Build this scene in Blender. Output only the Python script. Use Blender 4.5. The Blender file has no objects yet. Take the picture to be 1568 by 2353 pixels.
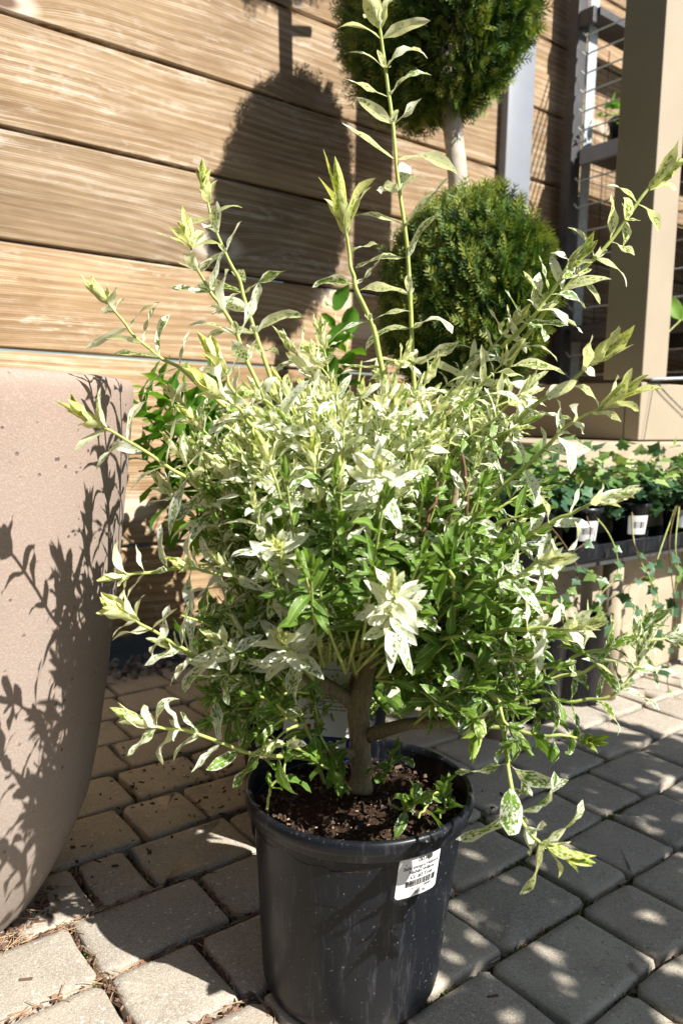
import bpy, bmesh, math, random
import numpy as np
from mathutils import Vector, Matrix, noise as mnoise

# ------------------------------------------------------------------ camera, world, sun, exposure
scene = bpy.context.scene
rng = np.random.default_rng(11)
random.seed(11)
CAM_H, PITCH, ROLL = 0.615, math.radians(7.0), 0.02
fwd = np.array([0, math.cos(PITCH), -math.sin(PITCH)])
_r = np.array([1.0, 0, 0]); _u = np.cross(_r, fwd)
CR = math.cos(ROLL) * _r + math.sin(ROLL) * _u
CU = -math.sin(ROLL) * _r + math.cos(ROLL) * _u
CC = np.array([0, 0, CAM_H])
cam_d = bpy.data.cameras.new('camera'); cam = bpy.data.objects.new('camera', cam_d)
scene.collection.objects.link(cam); scene.camera = cam
cam.matrix_world = Matrix(((CR[0], CU[0], -fwd[0], CC[0]), (CR[1], CU[1], -fwd[1], CC[1]),
                           (CR[2], CU[2], -fwd[2], CC[2]), (0, 0, 0, 1)))
cam_d.sensor_fit = 'VERTICAL'; cam_d.sensor_height = 36.0; cam_d.sensor_width = 24.0
cam_d.lens = 27.04
cam_d.clip_start = 0.02; cam_d.clip_end = 500
cam_d.dof.use_dof = True; cam_d.dof.focus_distance = 0.84; cam_d.dof.aperture_fstop = 7.0

A = np.array([0.7926, 0.6098, 0.0])      # along the wooden wall, away to the right
B = np.array([-0.6098, 0.7926, 0.0])     # towards the wall
Z = np.array([0, 0, 1.0])
SUN = A * 0.085 - B * 0.242 + Z * 0.23
SUN = SUN / np.linalg.norm(SUN)
world = bpy.data.worlds.new('World'); scene.world = world; world.use_nodes = True
wn = world.node_tree.nodes; wl = world.node_tree.links
sky = wn.new('ShaderNodeTexSky'); sky.sky_type = 'NISHITA'; sky.sun_disc = False
sky.sun_elevation = math.asin(SUN[2]); sky.sun_rotation = math.atan2(SUN[0], SUN[1])
wl.new(sky.outputs[0], wn['Background'].inputs[0]); wn['Background'].inputs[1].default_value = 0.05
sl = bpy.data.lights.new('sun', 'SUN'); sl.energy = 5.0; sl.angle = math.radians(0.5); sl.color = (1, 0.96, 0.89)
so = bpy.data.objects.new('sun', sl); scene.collection.objects.link(so)
so.rotation_euler = Vector(SUN).to_track_quat('Z', 'Y').to_euler(); so.location = (3, -2, 4)
scene.view_settings.view_transform = 'Standard'; scene.view_settings.look = 'None'
scene.view_settings.exposure = 1.15; scene.view_settings.gamma = 1.0
scene.cycles.max_bounces = 8; scene.cycles.transmission_bounces = 6
try:
    scene.cycles.use_denoising = True
except Exception:
    pass

FPX = 1767.0


def px(x, y, d):
    """a point at depth d (metres along the view) for a spot of the photo seen 1568 px wide"""
    return CC + fwd * d + CR * ((x - 784.0) / FPX * d) - CU * ((y - 1176.3) / FPX * d)


def project(p):
    v = np.asarray(p) - CC; z = v @ fwd
    return 784 + FPX * (v @ CR) / z, 1176.3 - FPX * (v @ CU) / z, z


def pxb(x, y, b):
    """the point seen at a spot of the photo on the vertical plane at distance b towards the wall"""
    d = px(x, y, 1.0) - CC
    return CC + d * ((b - CC @ B) / (d @ B))


def ab(a, b, z=0.0):
    return A * a + B * b + Z * z


# ------------------------------------------------------------------ object helpers
COL = scene.collection


def mesh_obj(name, verts, faces, mat=None, parent=None, origin=None, smooth=False, attrs=None):
    me = bpy.data.meshes.new(name)
    v = np.asarray(verts, dtype=float)
    base = np.asarray(origin if origin is not None else (0, 0, 0), float)
    if parent is not None:
        base = np.asarray(parent['_o'])
    me.from_pydata((v - base).tolist(), [], faces if isinstance(faces, list) else faces.tolist())
    if smooth:
        me.polygons.foreach_set('use_smooth', [True] * len(me.polygons))
    if attrs:
        for k, (typ, arr) in attrs.items():
            at = me.attributes.new(k, typ, 'POINT')
            at.data.foreach_set('color' if typ == 'FLOAT_COLOR' else ('vector' if typ == 'FLOAT_VECTOR' else 'value'),
                                np.asarray(arr, dtype=np.float32).ravel())
    me.update()
    if mat:
        me.materials.append(mat)
    o = bpy.data.objects.new(name, me); COL.objects.link(o)
    if parent is not None:
        o.parent = parent; o['_o'] = list(map(float, base))
    else:
        o.location = base; o['_o'] = list(map(float, base))
    return o


def thing(name, label, cat, loc, group=None):
    o = bpy.data.objects.new(name, None); COL.objects.link(o); o.location = loc
    o.empty_display_size = 0.05
    o['_o'] = [float(q) for q in loc]
    o['label'] = label; o['category'] = cat
    if group:
        o['group'] = group
    return o


class MB:
    def __init__(s):
        s.v = []; s.f = []

    def add(s, v, f):
        n = len(s.v); s.v.extend([tuple(q) for q in v]); s.f.extend([[i + n for i in q] for q in f])

    def box(s, c, ex, ey, ez, hx, hy, hz, bev=0.0):
        c, ex, ey, ez = map(np.asarray, (c, ex, ey, ez))
        if bev <= 0:
            vs = [c + ex * hx * i + ey * hy * j + ez * hz * k for i in (-1, 1) for j in (-1, 1) for k in (-1, 1)]
            s.add(vs, [[0, 1, 3, 2], [4, 6, 7, 5], [0, 4, 5, 1], [2, 3, 7, 6], [0, 2, 6, 4], [1, 5, 7, 3]])
        else:
            bm = bmesh.new(); bmesh.ops.create_cube(bm, size=2)
            for q in bm.verts:
                q.co = (q.co.x * hx, q.co.y * hy, q.co.z * hz)
            bmesh.ops.bevel(bm, geom=list(bm.edges), offset=bev, segments=2, affect='EDGES', profile=0.5)
            bm.verts.index_update()
            s.add([c + ex * q.co.x + ey * q.co.y + ez * q.co.z for q in bm.verts], [[w.index for w in f.verts] for f in bm.faces])
            bm.free()

    def tube(s, pts, rad, n=6, cap=True):
        pts = np.asarray(pts, float); m = len(pts)
        rad = np.broadcast_to(rad, (m,))
        t = np.gradient(pts, axis=0); t /= np.linalg.norm(t, axis=1)[:, None] + 1e-12
        ref = np.array([0.31, 0.2, 0.93]) if abs(t[0] @ np.array([0.31, 0.2, 0.93])) < 0.9 else np.array([1.0, 0, 0])
        vs = []
        for i in range(m):
            e1 = np.cross(t[i], ref); e1 /= np.linalg.norm(e1); e2 = np.cross(t[i], e1)
            ref = np.cross(e1, t[i])
            for k in range(n):
                q = 2 * math.pi * k / n
                vs.append(pts[i] + rad[i] * (e1 * math.cos(q) + e2 * math.sin(q)))
        fs = [[i * n + k, i * n + (k + 1) % n, (i + 1) * n + (k + 1) % n, (i + 1) * n + k] for i in range(m - 1) for k in range(n)]
        if cap:
            fs.append(list(range(n))[::-1]); fs.append([(m - 1) * n + k for k in range(n)])
        s.add(vs, fs)

    def lathe(s, c, prof, n=64, ax=Z, e1=np.array([1.0, 0, 0]), close=False):
        ax = np.asarray(ax); e1 = np.asarray(e1); e2 = np.cross(ax, e1)
        vs = []
        for r, z in prof:
            for k in range(n):
                q = 2 * math.pi * k / n
                vs.append(c + ax * z + r * (e1 * math.cos(q) + e2 * math.sin(q)))
        m = len(prof)
        fs = [[i * n + k, i * n + (k + 1) % n, (i + 1) * n + (k + 1) % n, (i + 1) * n + k] for i in range(m - 1) for k in range(n)]
        if close:
            fs.append(list(range(n))[::-1]); fs.append([(m - 1) * n + k for k in range(n)])
        s.add(vs, fs)

    def obj(s, name, mat, parent=None, origin=None, smooth=False):
        return mesh_obj(name, s.v, s.f, mat, parent, origin, smooth)


def tag(o, label=None, cat=None, group=None, kind=None):
    if label: o['label'] = label
    if cat: o['category'] = cat
    if group: o['group'] = group
    if kind: o['kind'] = kind
    return o


def spline(pts, n=20):
    pts = np.asarray(pts, float)
    if len(pts) == 2:
        t = np.linspace(0, 1, n)[:, None]; return pts[0] * (1 - t) + pts[1] * t
    p = np.vstack([2 * pts[0] - pts[1], pts, 2 * pts[-1] - pts[-2]])
    out = []; seg = len(pts) - 1
    for q in np.linspace(0, seg, n):
        i = min(int(q), seg - 1); t = q - i
        p0, p1, p2, p3 = p[i:i + 4]
        out.append(0.5 * (2 * p1 + (p2 - p0) * t + (2 * p0 - 5 * p1 + 4 * p2 - p3) * t * t + (3 * p1 - p0 - 3 * p2 + p3) * t ** 3))
    return np.array(out)


# ------------------------------------------------------------------ material helpers
class NT:
    def __init__(s, name, rough=0.7, spec=0.3):
        s.m = bpy.data.materials.new(name); s.m.use_nodes = True
        s.t = s.m.node_tree; s.b = s.t.nodes['Principled BSDF']
        s.b.inputs['Roughness'].default_value = rough
        s.b.inputs['Specular IOR Level'].default_value = spec

    def n(s, typ, **kw):
        q = s.t.nodes.new(typ)
        for k, v in kw.items():
            if k.startswith('i_'):
                key = k[2:]; q.inputs[int(key) if key.isdigit() else key].default_value = v
            else:
                setattr(q, k, v)
        return q

    def l(s, a, b):
        s.t.links.new(a, b)

    def coord(s, which='Object', scale=(1, 1, 1), rnd=True):
        tc = s.n('ShaderNodeTexCoord'); mp = s.n('ShaderNodeMapping'); mp.inputs['Scale'].default_value = scale
        s.l(tc.outputs[which], mp.inputs['Vector'])
        if rnd:
            oi = s.n('ShaderNodeObjectInfo'); mu = s.n('ShaderNodeMath', operation='MULTIPLY', i_1=37.0)
            s.l(oi.outputs['Random'], mu.inputs[0]); cb = s.n('ShaderNodeCombineXYZ')
            for i in range(3):
                s.l(mu.outputs[0], cb.inputs[i])
            s.l(cb.outputs[0], mp.inputs['Location'])
        return mp.outputs[0]

    def noise(s, vec, scale, detail=4, rough=0.55, dist=0.0):
        q = s.n('ShaderNodeTexNoise'); q.inputs['Scale'].default_value = scale; q.inputs['Detail'].default_value = detail
        q.inputs['Roughness'].default_value = rough; q.inputs['Distortion'].default_value = dist
        s.l(vec, q.inputs['Vector']); return q.outputs['Fac']

    def ramp(s, fac, stops):
        q = s.n('ShaderNodeValToRGB'); e = q.color_ramp.elements
        while len(e) < len(stops):
            e.new(0.5)
        for i, (p, c) in enumerate(stops):
            e[i].position = p; e[i].color = (*c, 1) if len(c) == 3 else c
        s.l(fac, q.inputs[0]); return q.outputs[0]

    def mix(s, fac, a, b, mode='MIX'):
        q = s.n('ShaderNodeMix', data_type='RGBA', blend_type=mode)
        for k, v in ((0, fac), (6, a), (7, b)):
            if isinstance(v, (int, float)): q.inputs[k].default_value = v
            elif isinstance(v, tuple): q.inputs[k].default_value = (*v, 1)
            else: s.l(v, q.inputs[k])
        return q.outputs[2]

    def math(s, op, a, b=None, c=None, clamp=False):
        q = s.n('ShaderNodeMath', operation=op, use_clamp=clamp)
        for k, v in enumerate((a, b, c)):
            if v is None: continue
            if isinstance(v, (int, float)): q.inputs[k].default_value = v
            else: s.l(v, q.inputs[k])
        return q.outputs[0]

    def bump(s, h, strength=0.3, dist=0.002):
        q = s.n('ShaderNodeBump'); q.inputs['Strength'].default_value = strength; q.inputs['Distance'].default_value = dist
        s.l(h, q.inputs['Height']); s.l(q.outputs[0], s.b.inputs['Normal'])

    def col(s, c):
        if isinstance(c, tuple): s.b.inputs['Base Color'].default_value = (*c, 1)
        else: s.l(c, s.b.inputs['Base Color'])


def simple(name, color, rough=0.6, spec=0.3, metal=0.0, var=0.15, scale=40):
    q = NT(name, rough, spec); v = q.coord()
    f = q.noise(v, scale, 5)
    lo = tuple(c * (1 - var) for c in color); hi = tuple(min(1, c * (1 + var)) for c in color)
    q.col(q.ramp(f, [(0.3, lo), (0.7, hi)])); q.b.inputs['Metallic'].default_value = metal
    q.bump(f, 0.08, 0.002)
    return q.m


def mat_wood():
    q = NT('weathered_cedar', 0.75, 0.2)
    tc = q.n('ShaderNodeTexCoord'); oi = q.n('ShaderNodeObjectInfo')
    at = q.n('ShaderNodeAttribute', attribute_name='plank_co')
    # plank_co: metres along, across, seed
    sep = q.n('ShaderNodeSeparateXYZ'); q.l(at.outputs['Vector'], sep.inputs[0])
    u, v, sd = sep.outputs[0], sep.outputs[1], sep.outputs[2]

    def vec(a, b, c):
        cb = q.n('ShaderNodeCombineXYZ')
        for i, w in enumerate((a, b, c)):
            if isinstance(w, (int, float)): cb.inputs[i].default_value = w
            else: q.l(w, cb.inputs[i])
        return cb.outputs[0]
    # warp: slow wandering of the grain across the plank, with swirls round knots
    warp = q.noise(vec(q.math('MULTIPLY', u, 0.9), q.math('MULTIPLY', v, 3.0), sd), 1.0, 1.5)
    kn = q.n('ShaderNodeTexVoronoi', feature='F1'); kn.inputs['Scale'].default_value = 1.0
    q.l(vec(q.math('MULTIPLY', u, 2.3), q.math('MULTIPLY', v, 5.0), sd), kn.inputs['Vector'])
    kd = kn.outputs['Distance']
    kbump = q.math('MULTIPLY', q.math('POWER', q.math('SUBTRACT', 1.0, kd, clamp=True), 5.0), 0.05)
    vv = q.math('ADD', q.math('ADD', v, q.math('MULTIPLY', warp, 0.09)), kbump)
    # fine grain lines (many thin rings) and broad cathedral bands
    w1 = q.math('ADD', q.math('MULTIPLY', q.math('SINE', q.math('MULTIPLY', vv, 1350.0)), 0.5), 0.5)
    w2 = q.math('ADD', q.math('MULTIPLY', q.math('SINE', q.math('ADD', q.math('MULTIPLY', vv, 330.0), q.math('MULTIPLY', warp, 9.0))), 0.5), 0.5)
    fib = q.noise(vec(q.math('MULTIPLY', u, 5.0), q.math('MULTIPLY', vv, 420.0), sd), 1.0, 4, 0.75)
    patch = q.noise(vec(q.math('MULTIPLY', u, 3.0), q.math('MULTIPLY', v, 9.0), q.math('ADD', sd, 5.0)), 1.0, 4, 0.6)
    grain = q.math('ADD', q.math('MULTIPLY', q.math('MULTIPLY', w1, fib), 0.38), q.math('ADD', q.math('MULTIPLY', q.math('MULTIPLY', w2, patch), 0.24), q.math('MULTIPLY', fib, 0.74)))
    base = q.ramp(patch, [(0.28, (0.25, 0.17, 0.098)), (0.5, (0.345, 0.243, 0.143)), (0.72, (0.45, 0.335, 0.212))])
    dark = q.ramp(grain, [(0.40, (0.60, 0.53, 0.46)), (0.64, (1, 1, 1))])
    c = q.mix(1.0, base, dark, 'MULTIPLY')
    # pale weathered latewood streaks, only in patches
    pm = q.noise(vec(q.math('MULTIPLY', u, 2.6), q.math('MULTIPLY', v, 12.0), q.math('ADD', sd, 17.0)), 1.0, 4, 0.7)
    streak = q.math('MULTIPLY', q.ramp(grain, [(0.58, (0, 0, 0)), (0.74, (1, 1, 1))]), q.ramp(pm, [(0.40, (0, 0, 0)), (0.58, (1, 1, 1))]))
    c = q.mix(q.math('MULTIPLY', streak, 0.72), c, (0.64, 0.57, 0.47))
    # scuffs of bare grey-white
    sc = q.noise(vec(q.math('MULTIPLY', u, 22.0), q.math('MULTIPLY', v, 60.0), q.math('ADD', sd, 29.0)), 1.0, 5, 0.7)
    sm = q.math('MULTIPLY', q.ramp(sc, [(0.52, (0, 0, 0)), (0.62, (1, 1, 1))]), q.ramp(pm, [(0.48, (0, 0, 0)), (0.64, (1, 1, 1))]))
    c = q.mix(q.math('MULTIPLY', sm, 0.42), c, (0.62, 0.56, 0.48))
    # knots: dark heart with a pale ring
    c = q.mix(q.ramp(kd, [(0.13, (0.75, 0.75, 0.75)), (0.20, (0, 0, 0))]), c, (0.62, 0.53, 0.42))
    c = q.mix(q.ramp(kd, [(0.05, (0.95, 0.95, 0.95)), (0.10, (0, 0, 0))]), c, (0.12, 0.07, 0.04))
    tint = q.ramp(oi.outputs['Random'], [(0.0, (0.84, 0.86, 0.89)), (1.0, (1.14, 1.10, 1.04))])
    c = q.mix(1.0, c, tint, 'MULTIPLY')
    q.col(c)
    q.bump(q.math('ADD', grain, q.math('MULTIPLY', sc, 0.4)), 0.35, 0.0012)
    return q.m


def mat_planter():
    q = NT('sandblasted_terracotta_concrete', 0.85, 0.2); v = q.coord(rnd=False)
    f1 = q.noise(v, 420, 3, 0.7); f2 = q.noise(v, 160, 4, 0.6); big = q.noise(v, 7, 3)
    sp = q.n('ShaderNodeSeparateXYZ'); q.l(v, sp.inputs[0])
    hmix = q.math('ADD', q.math('MULTIPLY', sp.outputs[2], 1.1), q.math('MULTIPLY', big, 0.5))
    base = q.ramp(hmix, [(0.25, (0.285, 0.243, 0.21)), (0.95, (0.305, 0.225, 0.187))])
    c = q.mix(q.ramp(f1, [(0.5, (0, 0, 0)), (0.70, (0.8, 0.8, 0.8))]), base, (0.38, 0.32, 0.27))
    c = q.mix(q.ramp(f2, [(0.62, (0, 0, 0)), (0.72, (0.8, 0.8, 0.8))]), c, (0.36, 0.235, 0.185))
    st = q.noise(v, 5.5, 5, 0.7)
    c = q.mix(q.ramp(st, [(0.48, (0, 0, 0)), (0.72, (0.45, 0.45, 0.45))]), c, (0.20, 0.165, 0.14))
    vo = q.n('ShaderNodeTexVoronoi'); vo.inputs['Scale'].default_value = 75; q.l(v, vo.inputs['Vector'])
    pit = q.math('MULTIPLY', q.ramp(vo.outputs['Distance'], [(0.10, (1, 1, 1)), (0.2, (0, 0, 0))]),
                 q.ramp(q.noise(v, 30, 2), [(0.5, (0, 0, 0)), (0.6, (1, 1, 1))]))
    c = q.mix(q.math('MULTIPLY', pit, 0.8), c, (0.10, 0.06, 0.05))
    q.col(c)
    q.bump(q.math('SUBTRACT', q.math('ADD', f1, q.math('MULTIPLY', f2, 0.7)), q.math('MULTIPLY', pit, 1.5)), 0.5, 0.0012)
    return q.m


def mat_paver():
    q = NT('tumbled_concrete_paver', 0.9, 0.15); v = q.coord('Object', rnd=True)
    oi = q.n('ShaderNodeObjectInfo')
    f1 = q.noise(v, 520, 3, 0.75); f2 = q.noise(v, 210, 4, 0.65); big = q.noise(v, 16, 4)
    base = q.ramp(oi.outputs['Random'], [(0.0, (0.31, 0.272, 0.222)), (0.35, (0.44, 0.39, 0.305)), (0.7, (0.37, 0.31, 0.245)), (1.0, (0.46, 0.41, 0.33))])
    c = q.mix(q.ramp(big, [(0.3, (0.0, 0, 0)), (0.7, (0.7, 0.7, 0.7))]), base, (0.26, 0.225, 0.185))
    c = q.mix(q.ramp(f1, [(0.50, (0, 0, 0)), (0.66, (0.9, 0.9, 0.9))]), c, (0.56, 0.52, 0.46))
    c = q.mix(q.ramp(f2, [(0.30, (0.8, 0.8, 0.8)), (0.42, (0, 0, 0))]), c, (0.16, 0.14, 0.12))
    vo = q.n('ShaderNodeTexVoronoi'); vo.inputs['Scale'].default_value = 110; q.l(v, vo.inputs['Vector'])
    peb = q.math('MULTIPLY', q.ramp(vo.outputs['Distance'], [(0.18, (1, 1, 1)), (0.26, (0, 0, 0))]),
                 q.ramp(q.noise(v, 60, 2), [(0.52, (0, 0, 0)), (0.6, (1, 1, 1))]))
    c = q.mix(q.math('MULTIPLY', peb, 0.7), c, (0.62, 0.59, 0.54))
    st = q.noise(v, 28, 3)
    c = q.mix(q.ramp(st, [(0.68, (0, 0, 0)), (0.76, (0.6, 0.6, 0.6))]), c, (0.12, 0.09, 0.07))
    q.col(c)
    q.bump(q.math('ADD', f1, f2), 0.6, 0.0015)
    return q.m


def mat_leaf(name='variegated_leaf'):
    q = NT(name, 0.5, 0.35)
    lc = q.n('ShaderNodeAttribute', attribute_name='lc').outputs['Vector']
    cv = q.n('ShaderNodeAttribute', attribute_name='lv'); sp = q.n('ShaderNodeSeparateColor'); q.l(cv.outputs['Color'], sp.inputs[0])
    var, yel, mar = sp.outputs[0], sp.outputs[1], sp.outputs[2]
    mp = q.n('ShaderNodeMapping'); mp.inputs['Scale'].default_value = (0.55, 1.0, 1.0); q.l(lc, mp.inputs['Vector'])
    n1 = q.noise(mp.outputs[0], 480, 2, 0.6); n2 = q.noise(mp.outputs[0], 70, 3, 0.6)
    nn = q.math('ADD', q.math('MULTIPLY', n1, 0.68), q.math('MULTIPLY', n2, 0.32))
    # green where the noise passes a threshold set by how variegated the leaf is; margins go pale first
    th = q.math('ADD', q.math('MULTIPLY', var, 0.325), 0.285)
    th = q.math('ADD', th, q.math('MULTIPLY', q.math('POWER', mar, 4.0), q.math('ADD', q.math('MULTIPLY', var, 0.10), 0.10)))
    g = q.math('MULTIPLY', q.math('SUBTRACT', nn, th), 18.0)
    g = q.math('ADD', g, 0.5, clamp=True)
    green = q.ramp(n2, [(0.3, (0.075, 0.165, 0.02)), (0.7, (0.18, 0.31, 0.042))])
    green = q.mix(yel, green, (0.30, 0.42, 0.05))
    pale = q.mix(yel, (0.80, 0.815, 0.69), (0.72, 0.735, 0.25))
    c = q.mix(g, pale, green)
    mid = q.ramp(mar, [(0.04, (0.6, 0.6, 0.6)), (0.11, (0, 0, 0))])
    c = q.mix(mid, c, (0.50, 0.58, 0.28))
    q.col(c)
    q.bump(n2, 0.15, 0.001)
    tr = q.n('ShaderNodeBsdfTranslucent'); q.l(q.mix(1.0, c, (1.0, 1.0, 0.62), 'MULTIPLY'), tr.inputs['Color'])
    mx = q.n('ShaderNodeMixShader'); mx.inputs[0].default_value = 0.40
    q.l(q.b.outputs[0], mx.inputs[1]); q.l(tr.outputs[0], mx.inputs[2])
    q.l(mx.outputs[0], q.t.nodes['Material Output'].inputs['Surface'])
    return q.m


def mat_foliage(name, stops, trans=0.3, rough=0.55, attr='lv'):
    q = NT(name, rough, 0.3)
    cv = q.n('ShaderNodeAttribute', attribute_name=attr)
    sp = q.n('ShaderNodeSeparateColor'); q.l(cv.outputs['Color'], sp.inputs[0])
    c = q.ramp(sp.outputs[0], stops)
    q.col(c)
    tr = q.n('ShaderNodeBsdfTranslucent'); q.l(q.mix(1.0, c, (1.1, 1.1, 0.5), 'MULTIPLY'), tr.inputs['Color'])
    mx = q.n('ShaderNodeMixShader'); mx.inputs[0].default_value = trans
    q.l(q.b.outputs[0], mx.inputs[1]); q.l(tr.outputs[0], mx.inputs[2])
    q.l(mx.outputs[0], q.t.nodes['Material Output'].inputs['Surface'])
    return q.m


def mat_black_plastic():
    q = NT('black_nursery_plastic', 0.38, 0.26); v = q.coord(rnd=False)
    f = q.noise(v, 25, 4); sc = q.noise(v, 260, 2, 0.6)
    mp = q.n('ShaderNodeMapping'); mp.inputs['Scale'].default_value = (60, 60, 7); q.l(v, mp.inputs['Vector'])
    scr = q.noise(mp.outputs[0], 1.6, 4, 0.75)
    c = q.mix(q.ramp(sc, [(0.68, (0, 0, 0)), (0.74, (0.6, 0.6, 0.6))]), (0.0075, 0.0088, 0.012), (0.24, 0.23, 0.21))
    c = q.mix(q.ramp(scr, [(0.54, (0, 0, 0)), (0.78, (0.32, 0.32, 0.32))]), c, (0.14, 0.14, 0.16))
    q.col(c)
    q.l(q.ramp(f, [(0.3, (0.27, 0.27, 0.27)), (0.7, (0.42, 0.42, 0.42))]), q.b.inputs['Roughness'])
    q.bump(sc, 0.08, 0.0006)
    return q.m


def mat_soil():
    q = NT('potting_soil', 0.95, 0.1); v = q.coord(rnd=False)
    f = q.noise(v, 160, 6, 0.75); g = q.noise(v, 340, 3, 0.7)
    c = q.ramp(f, [(0.3, (0.018, 0.011, 0.008)), (0.55, (0.055, 0.032, 0.02)), (0.75, (0.12, 0.07, 0.045))])
    c = q.mix(q.ramp(g, [(0.64, (0, 0, 0)), (0.72, (0.8, 0.8, 0.8))]), c, (0.30, 0.21, 0.14))
    q.col(c); q.bump(q.math('ADD', f, g), 0.9, 0.003)
    return q.m


def mat_bark():
    q = NT('willow_bark', 0.85, 0.15); v = q.coord(rnd=False)
    mp = q.n('ShaderNodeMapping'); mp.inputs['Scale'].default_value = (1, 1, 0.25); q.l(v, mp.inputs['Vector'])
    f = q.noise(mp.outputs[0], 420, 4, 0.7); g = q.noise(v, 55, 4)
    c = q.ramp(f, [(0.3, (0.14, 0.105, 0.06)), (0.6, (0.30, 0.245, 0.16)), (0.8, (0.42, 0.36, 0.25))])
    c = q.mix(q.ramp(g, [(0.4, (0, 0, 0)), (0.7, (0.5, 0.5, 0.5))]), c, (0.24, 0.22, 0.11))
    q.col(c); q.bump(f, 0.6, 0.0012)
    return q.m


def mat_concrete(name, a, b, spots=0.4):
    q = NT(name, 0.9, 0.15); v = q.coord(rnd=False)
    f = q.noise(v, 18, 5, 0.6); g = q.noise(v, 260, 3, 0.7)
    c = q.ramp(f, [(0.3, a), (0.7, b)])
    vo = q.n('ShaderNodeTexVoronoi'); vo.inputs['Scale'].default_value = 38; q.l(v, vo.inputs['Vector'])
    c = q.mix(q.math('MULTIPLY', q.ramp(vo.outputs['Distance'], [(0.07, (1, 1, 1)), (0.12, (0, 0, 0))]), spots), c, (0.08, 0.06, 0.05))
    q.col(c); q.bump(q.math('ADD', f, g), 0.35, 0.002)
    return q.m


M = dict(
    wood=mat_wood(), planter=mat_planter(), paver=mat_paver(), leaf=mat_leaf(), black=mat_black_plastic(), soil=mat_soil(), bark=mat_bark(),
    stem=simple('green_stem', (0.36, 0.42, 0.12), 0.5, 0.3, var=0.2, scale=90),
    twig=simple('brown_twig', (0.13, 0.075, 0.04), 0.7, 0.2, var=0.3, scale=120),
    joint=mat_concrete('joint_sand_and_dirt', (0.045, 0.034, 0.025), (0.10, 0.075, 0.05), 0.5),
    concrete=mat_concrete('cast_concrete', (0.33, 0.27, 0.195), (0.42, 0.35, 0.255), 0.8),
    beige=simple('painted_beige_wood', (0.335, 0.28, 0.205), 0.55, 0.3, var=0.05, scale=8),
    greymetal=simple('grey_painted_steel', (0.20, 0.215, 0.245), 0.45, 0.5, var=0.05, scale=20),
    darkmetal=simple('dark_rack_steel', (0.05, 0.047, 0.05), 0.5, 0.5, var=0.25, scale=30),
    galv=simple('galvanised_steel', (0.42, 0.46, 0.48), 0.42, 0.5, metal=0.15, var=0.2, scale=60),
    label=simple('white_label_paper', (0.66, 0.66, 0.66), 0.45, 0.4, var=0.02, scale=30),
    card=simple('white_care_card', (0.70, 0.70, 0.69), 0.4, 0.4, var=0.05, scale=25),
    ink=simple('black_ink', (0.02, 0.02, 0.022), 0.5, 0.3, var=0.02),
    greyink=simple('grey_ink', (0.30, 0.30, 0.30), 0.5, 0.3, var=0.02),
    navy=simple('navy_print', (0.015, 0.03, 0.12), 0.4, 0.4, var=0.05),
    red=simple('red_print', (0.5, 0.02, 0.03), 0.4, 0.4, var=0.05),
    palebark=simple('pale_smooth_bark', (0.46, 0.41, 0.34), 0.8, 0.2, var=0.25, scale=25),
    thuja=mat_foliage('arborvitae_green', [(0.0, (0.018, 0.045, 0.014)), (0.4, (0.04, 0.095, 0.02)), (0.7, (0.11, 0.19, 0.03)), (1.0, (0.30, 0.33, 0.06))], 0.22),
    bush=mat_foliage('fresh_green_leaf', [(0.0, (0.06, 0.18, 0.02)), (0.5, (0.13, 0.31, 0.035)), (1.0, (0.23, 0.42, 0.05))], 0.38),
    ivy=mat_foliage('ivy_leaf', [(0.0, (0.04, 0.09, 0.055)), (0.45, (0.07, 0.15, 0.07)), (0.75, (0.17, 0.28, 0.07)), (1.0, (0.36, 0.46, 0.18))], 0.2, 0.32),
    moss=mat_foliage('moss_green', [(0.0, (0.05, 0.075, 0.014)), (1.0, (0.18, 0.21, 0.04))], 0.1, 0.9),
    litter=mat_foliage('dry_litter', [(0.0, (0.05, 0.032, 0.024)), (0.4, (0.16, 0.09, 0.06)), (0.75, (0.27, 0.17, 0.10)), (1.0, (0.40, 0.31, 0.20))], 0.0, 0.85),
    pebble=mat_foliage('grey_pebbles', [(0.0, (0.09, 0.08, 0.075)), (1.0, (0.34, 0.31, 0.28))], 0.0, 0.8),
    navycloth=simple('navy_cloth', (0.012, 0.014, 0.03), 0.9, 0.1, var=0.3, scale=60),
)

# ------------------------------------------------------------------ ground and pavement
g = MB()
g.box((0, 0, -0.55), (1, 0, 0), (0, 1, 0), Z, 60, 60, 0.535)
tag(g.obj('ground', M['joint']), kind='structure')

pave = bpy.data.objects.new('pavement', None); COL.objects.link(pave); pave['_o'] = [0, 0, 0]; pave['kind'] = 'structure'
GAP = 0.0040


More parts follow.
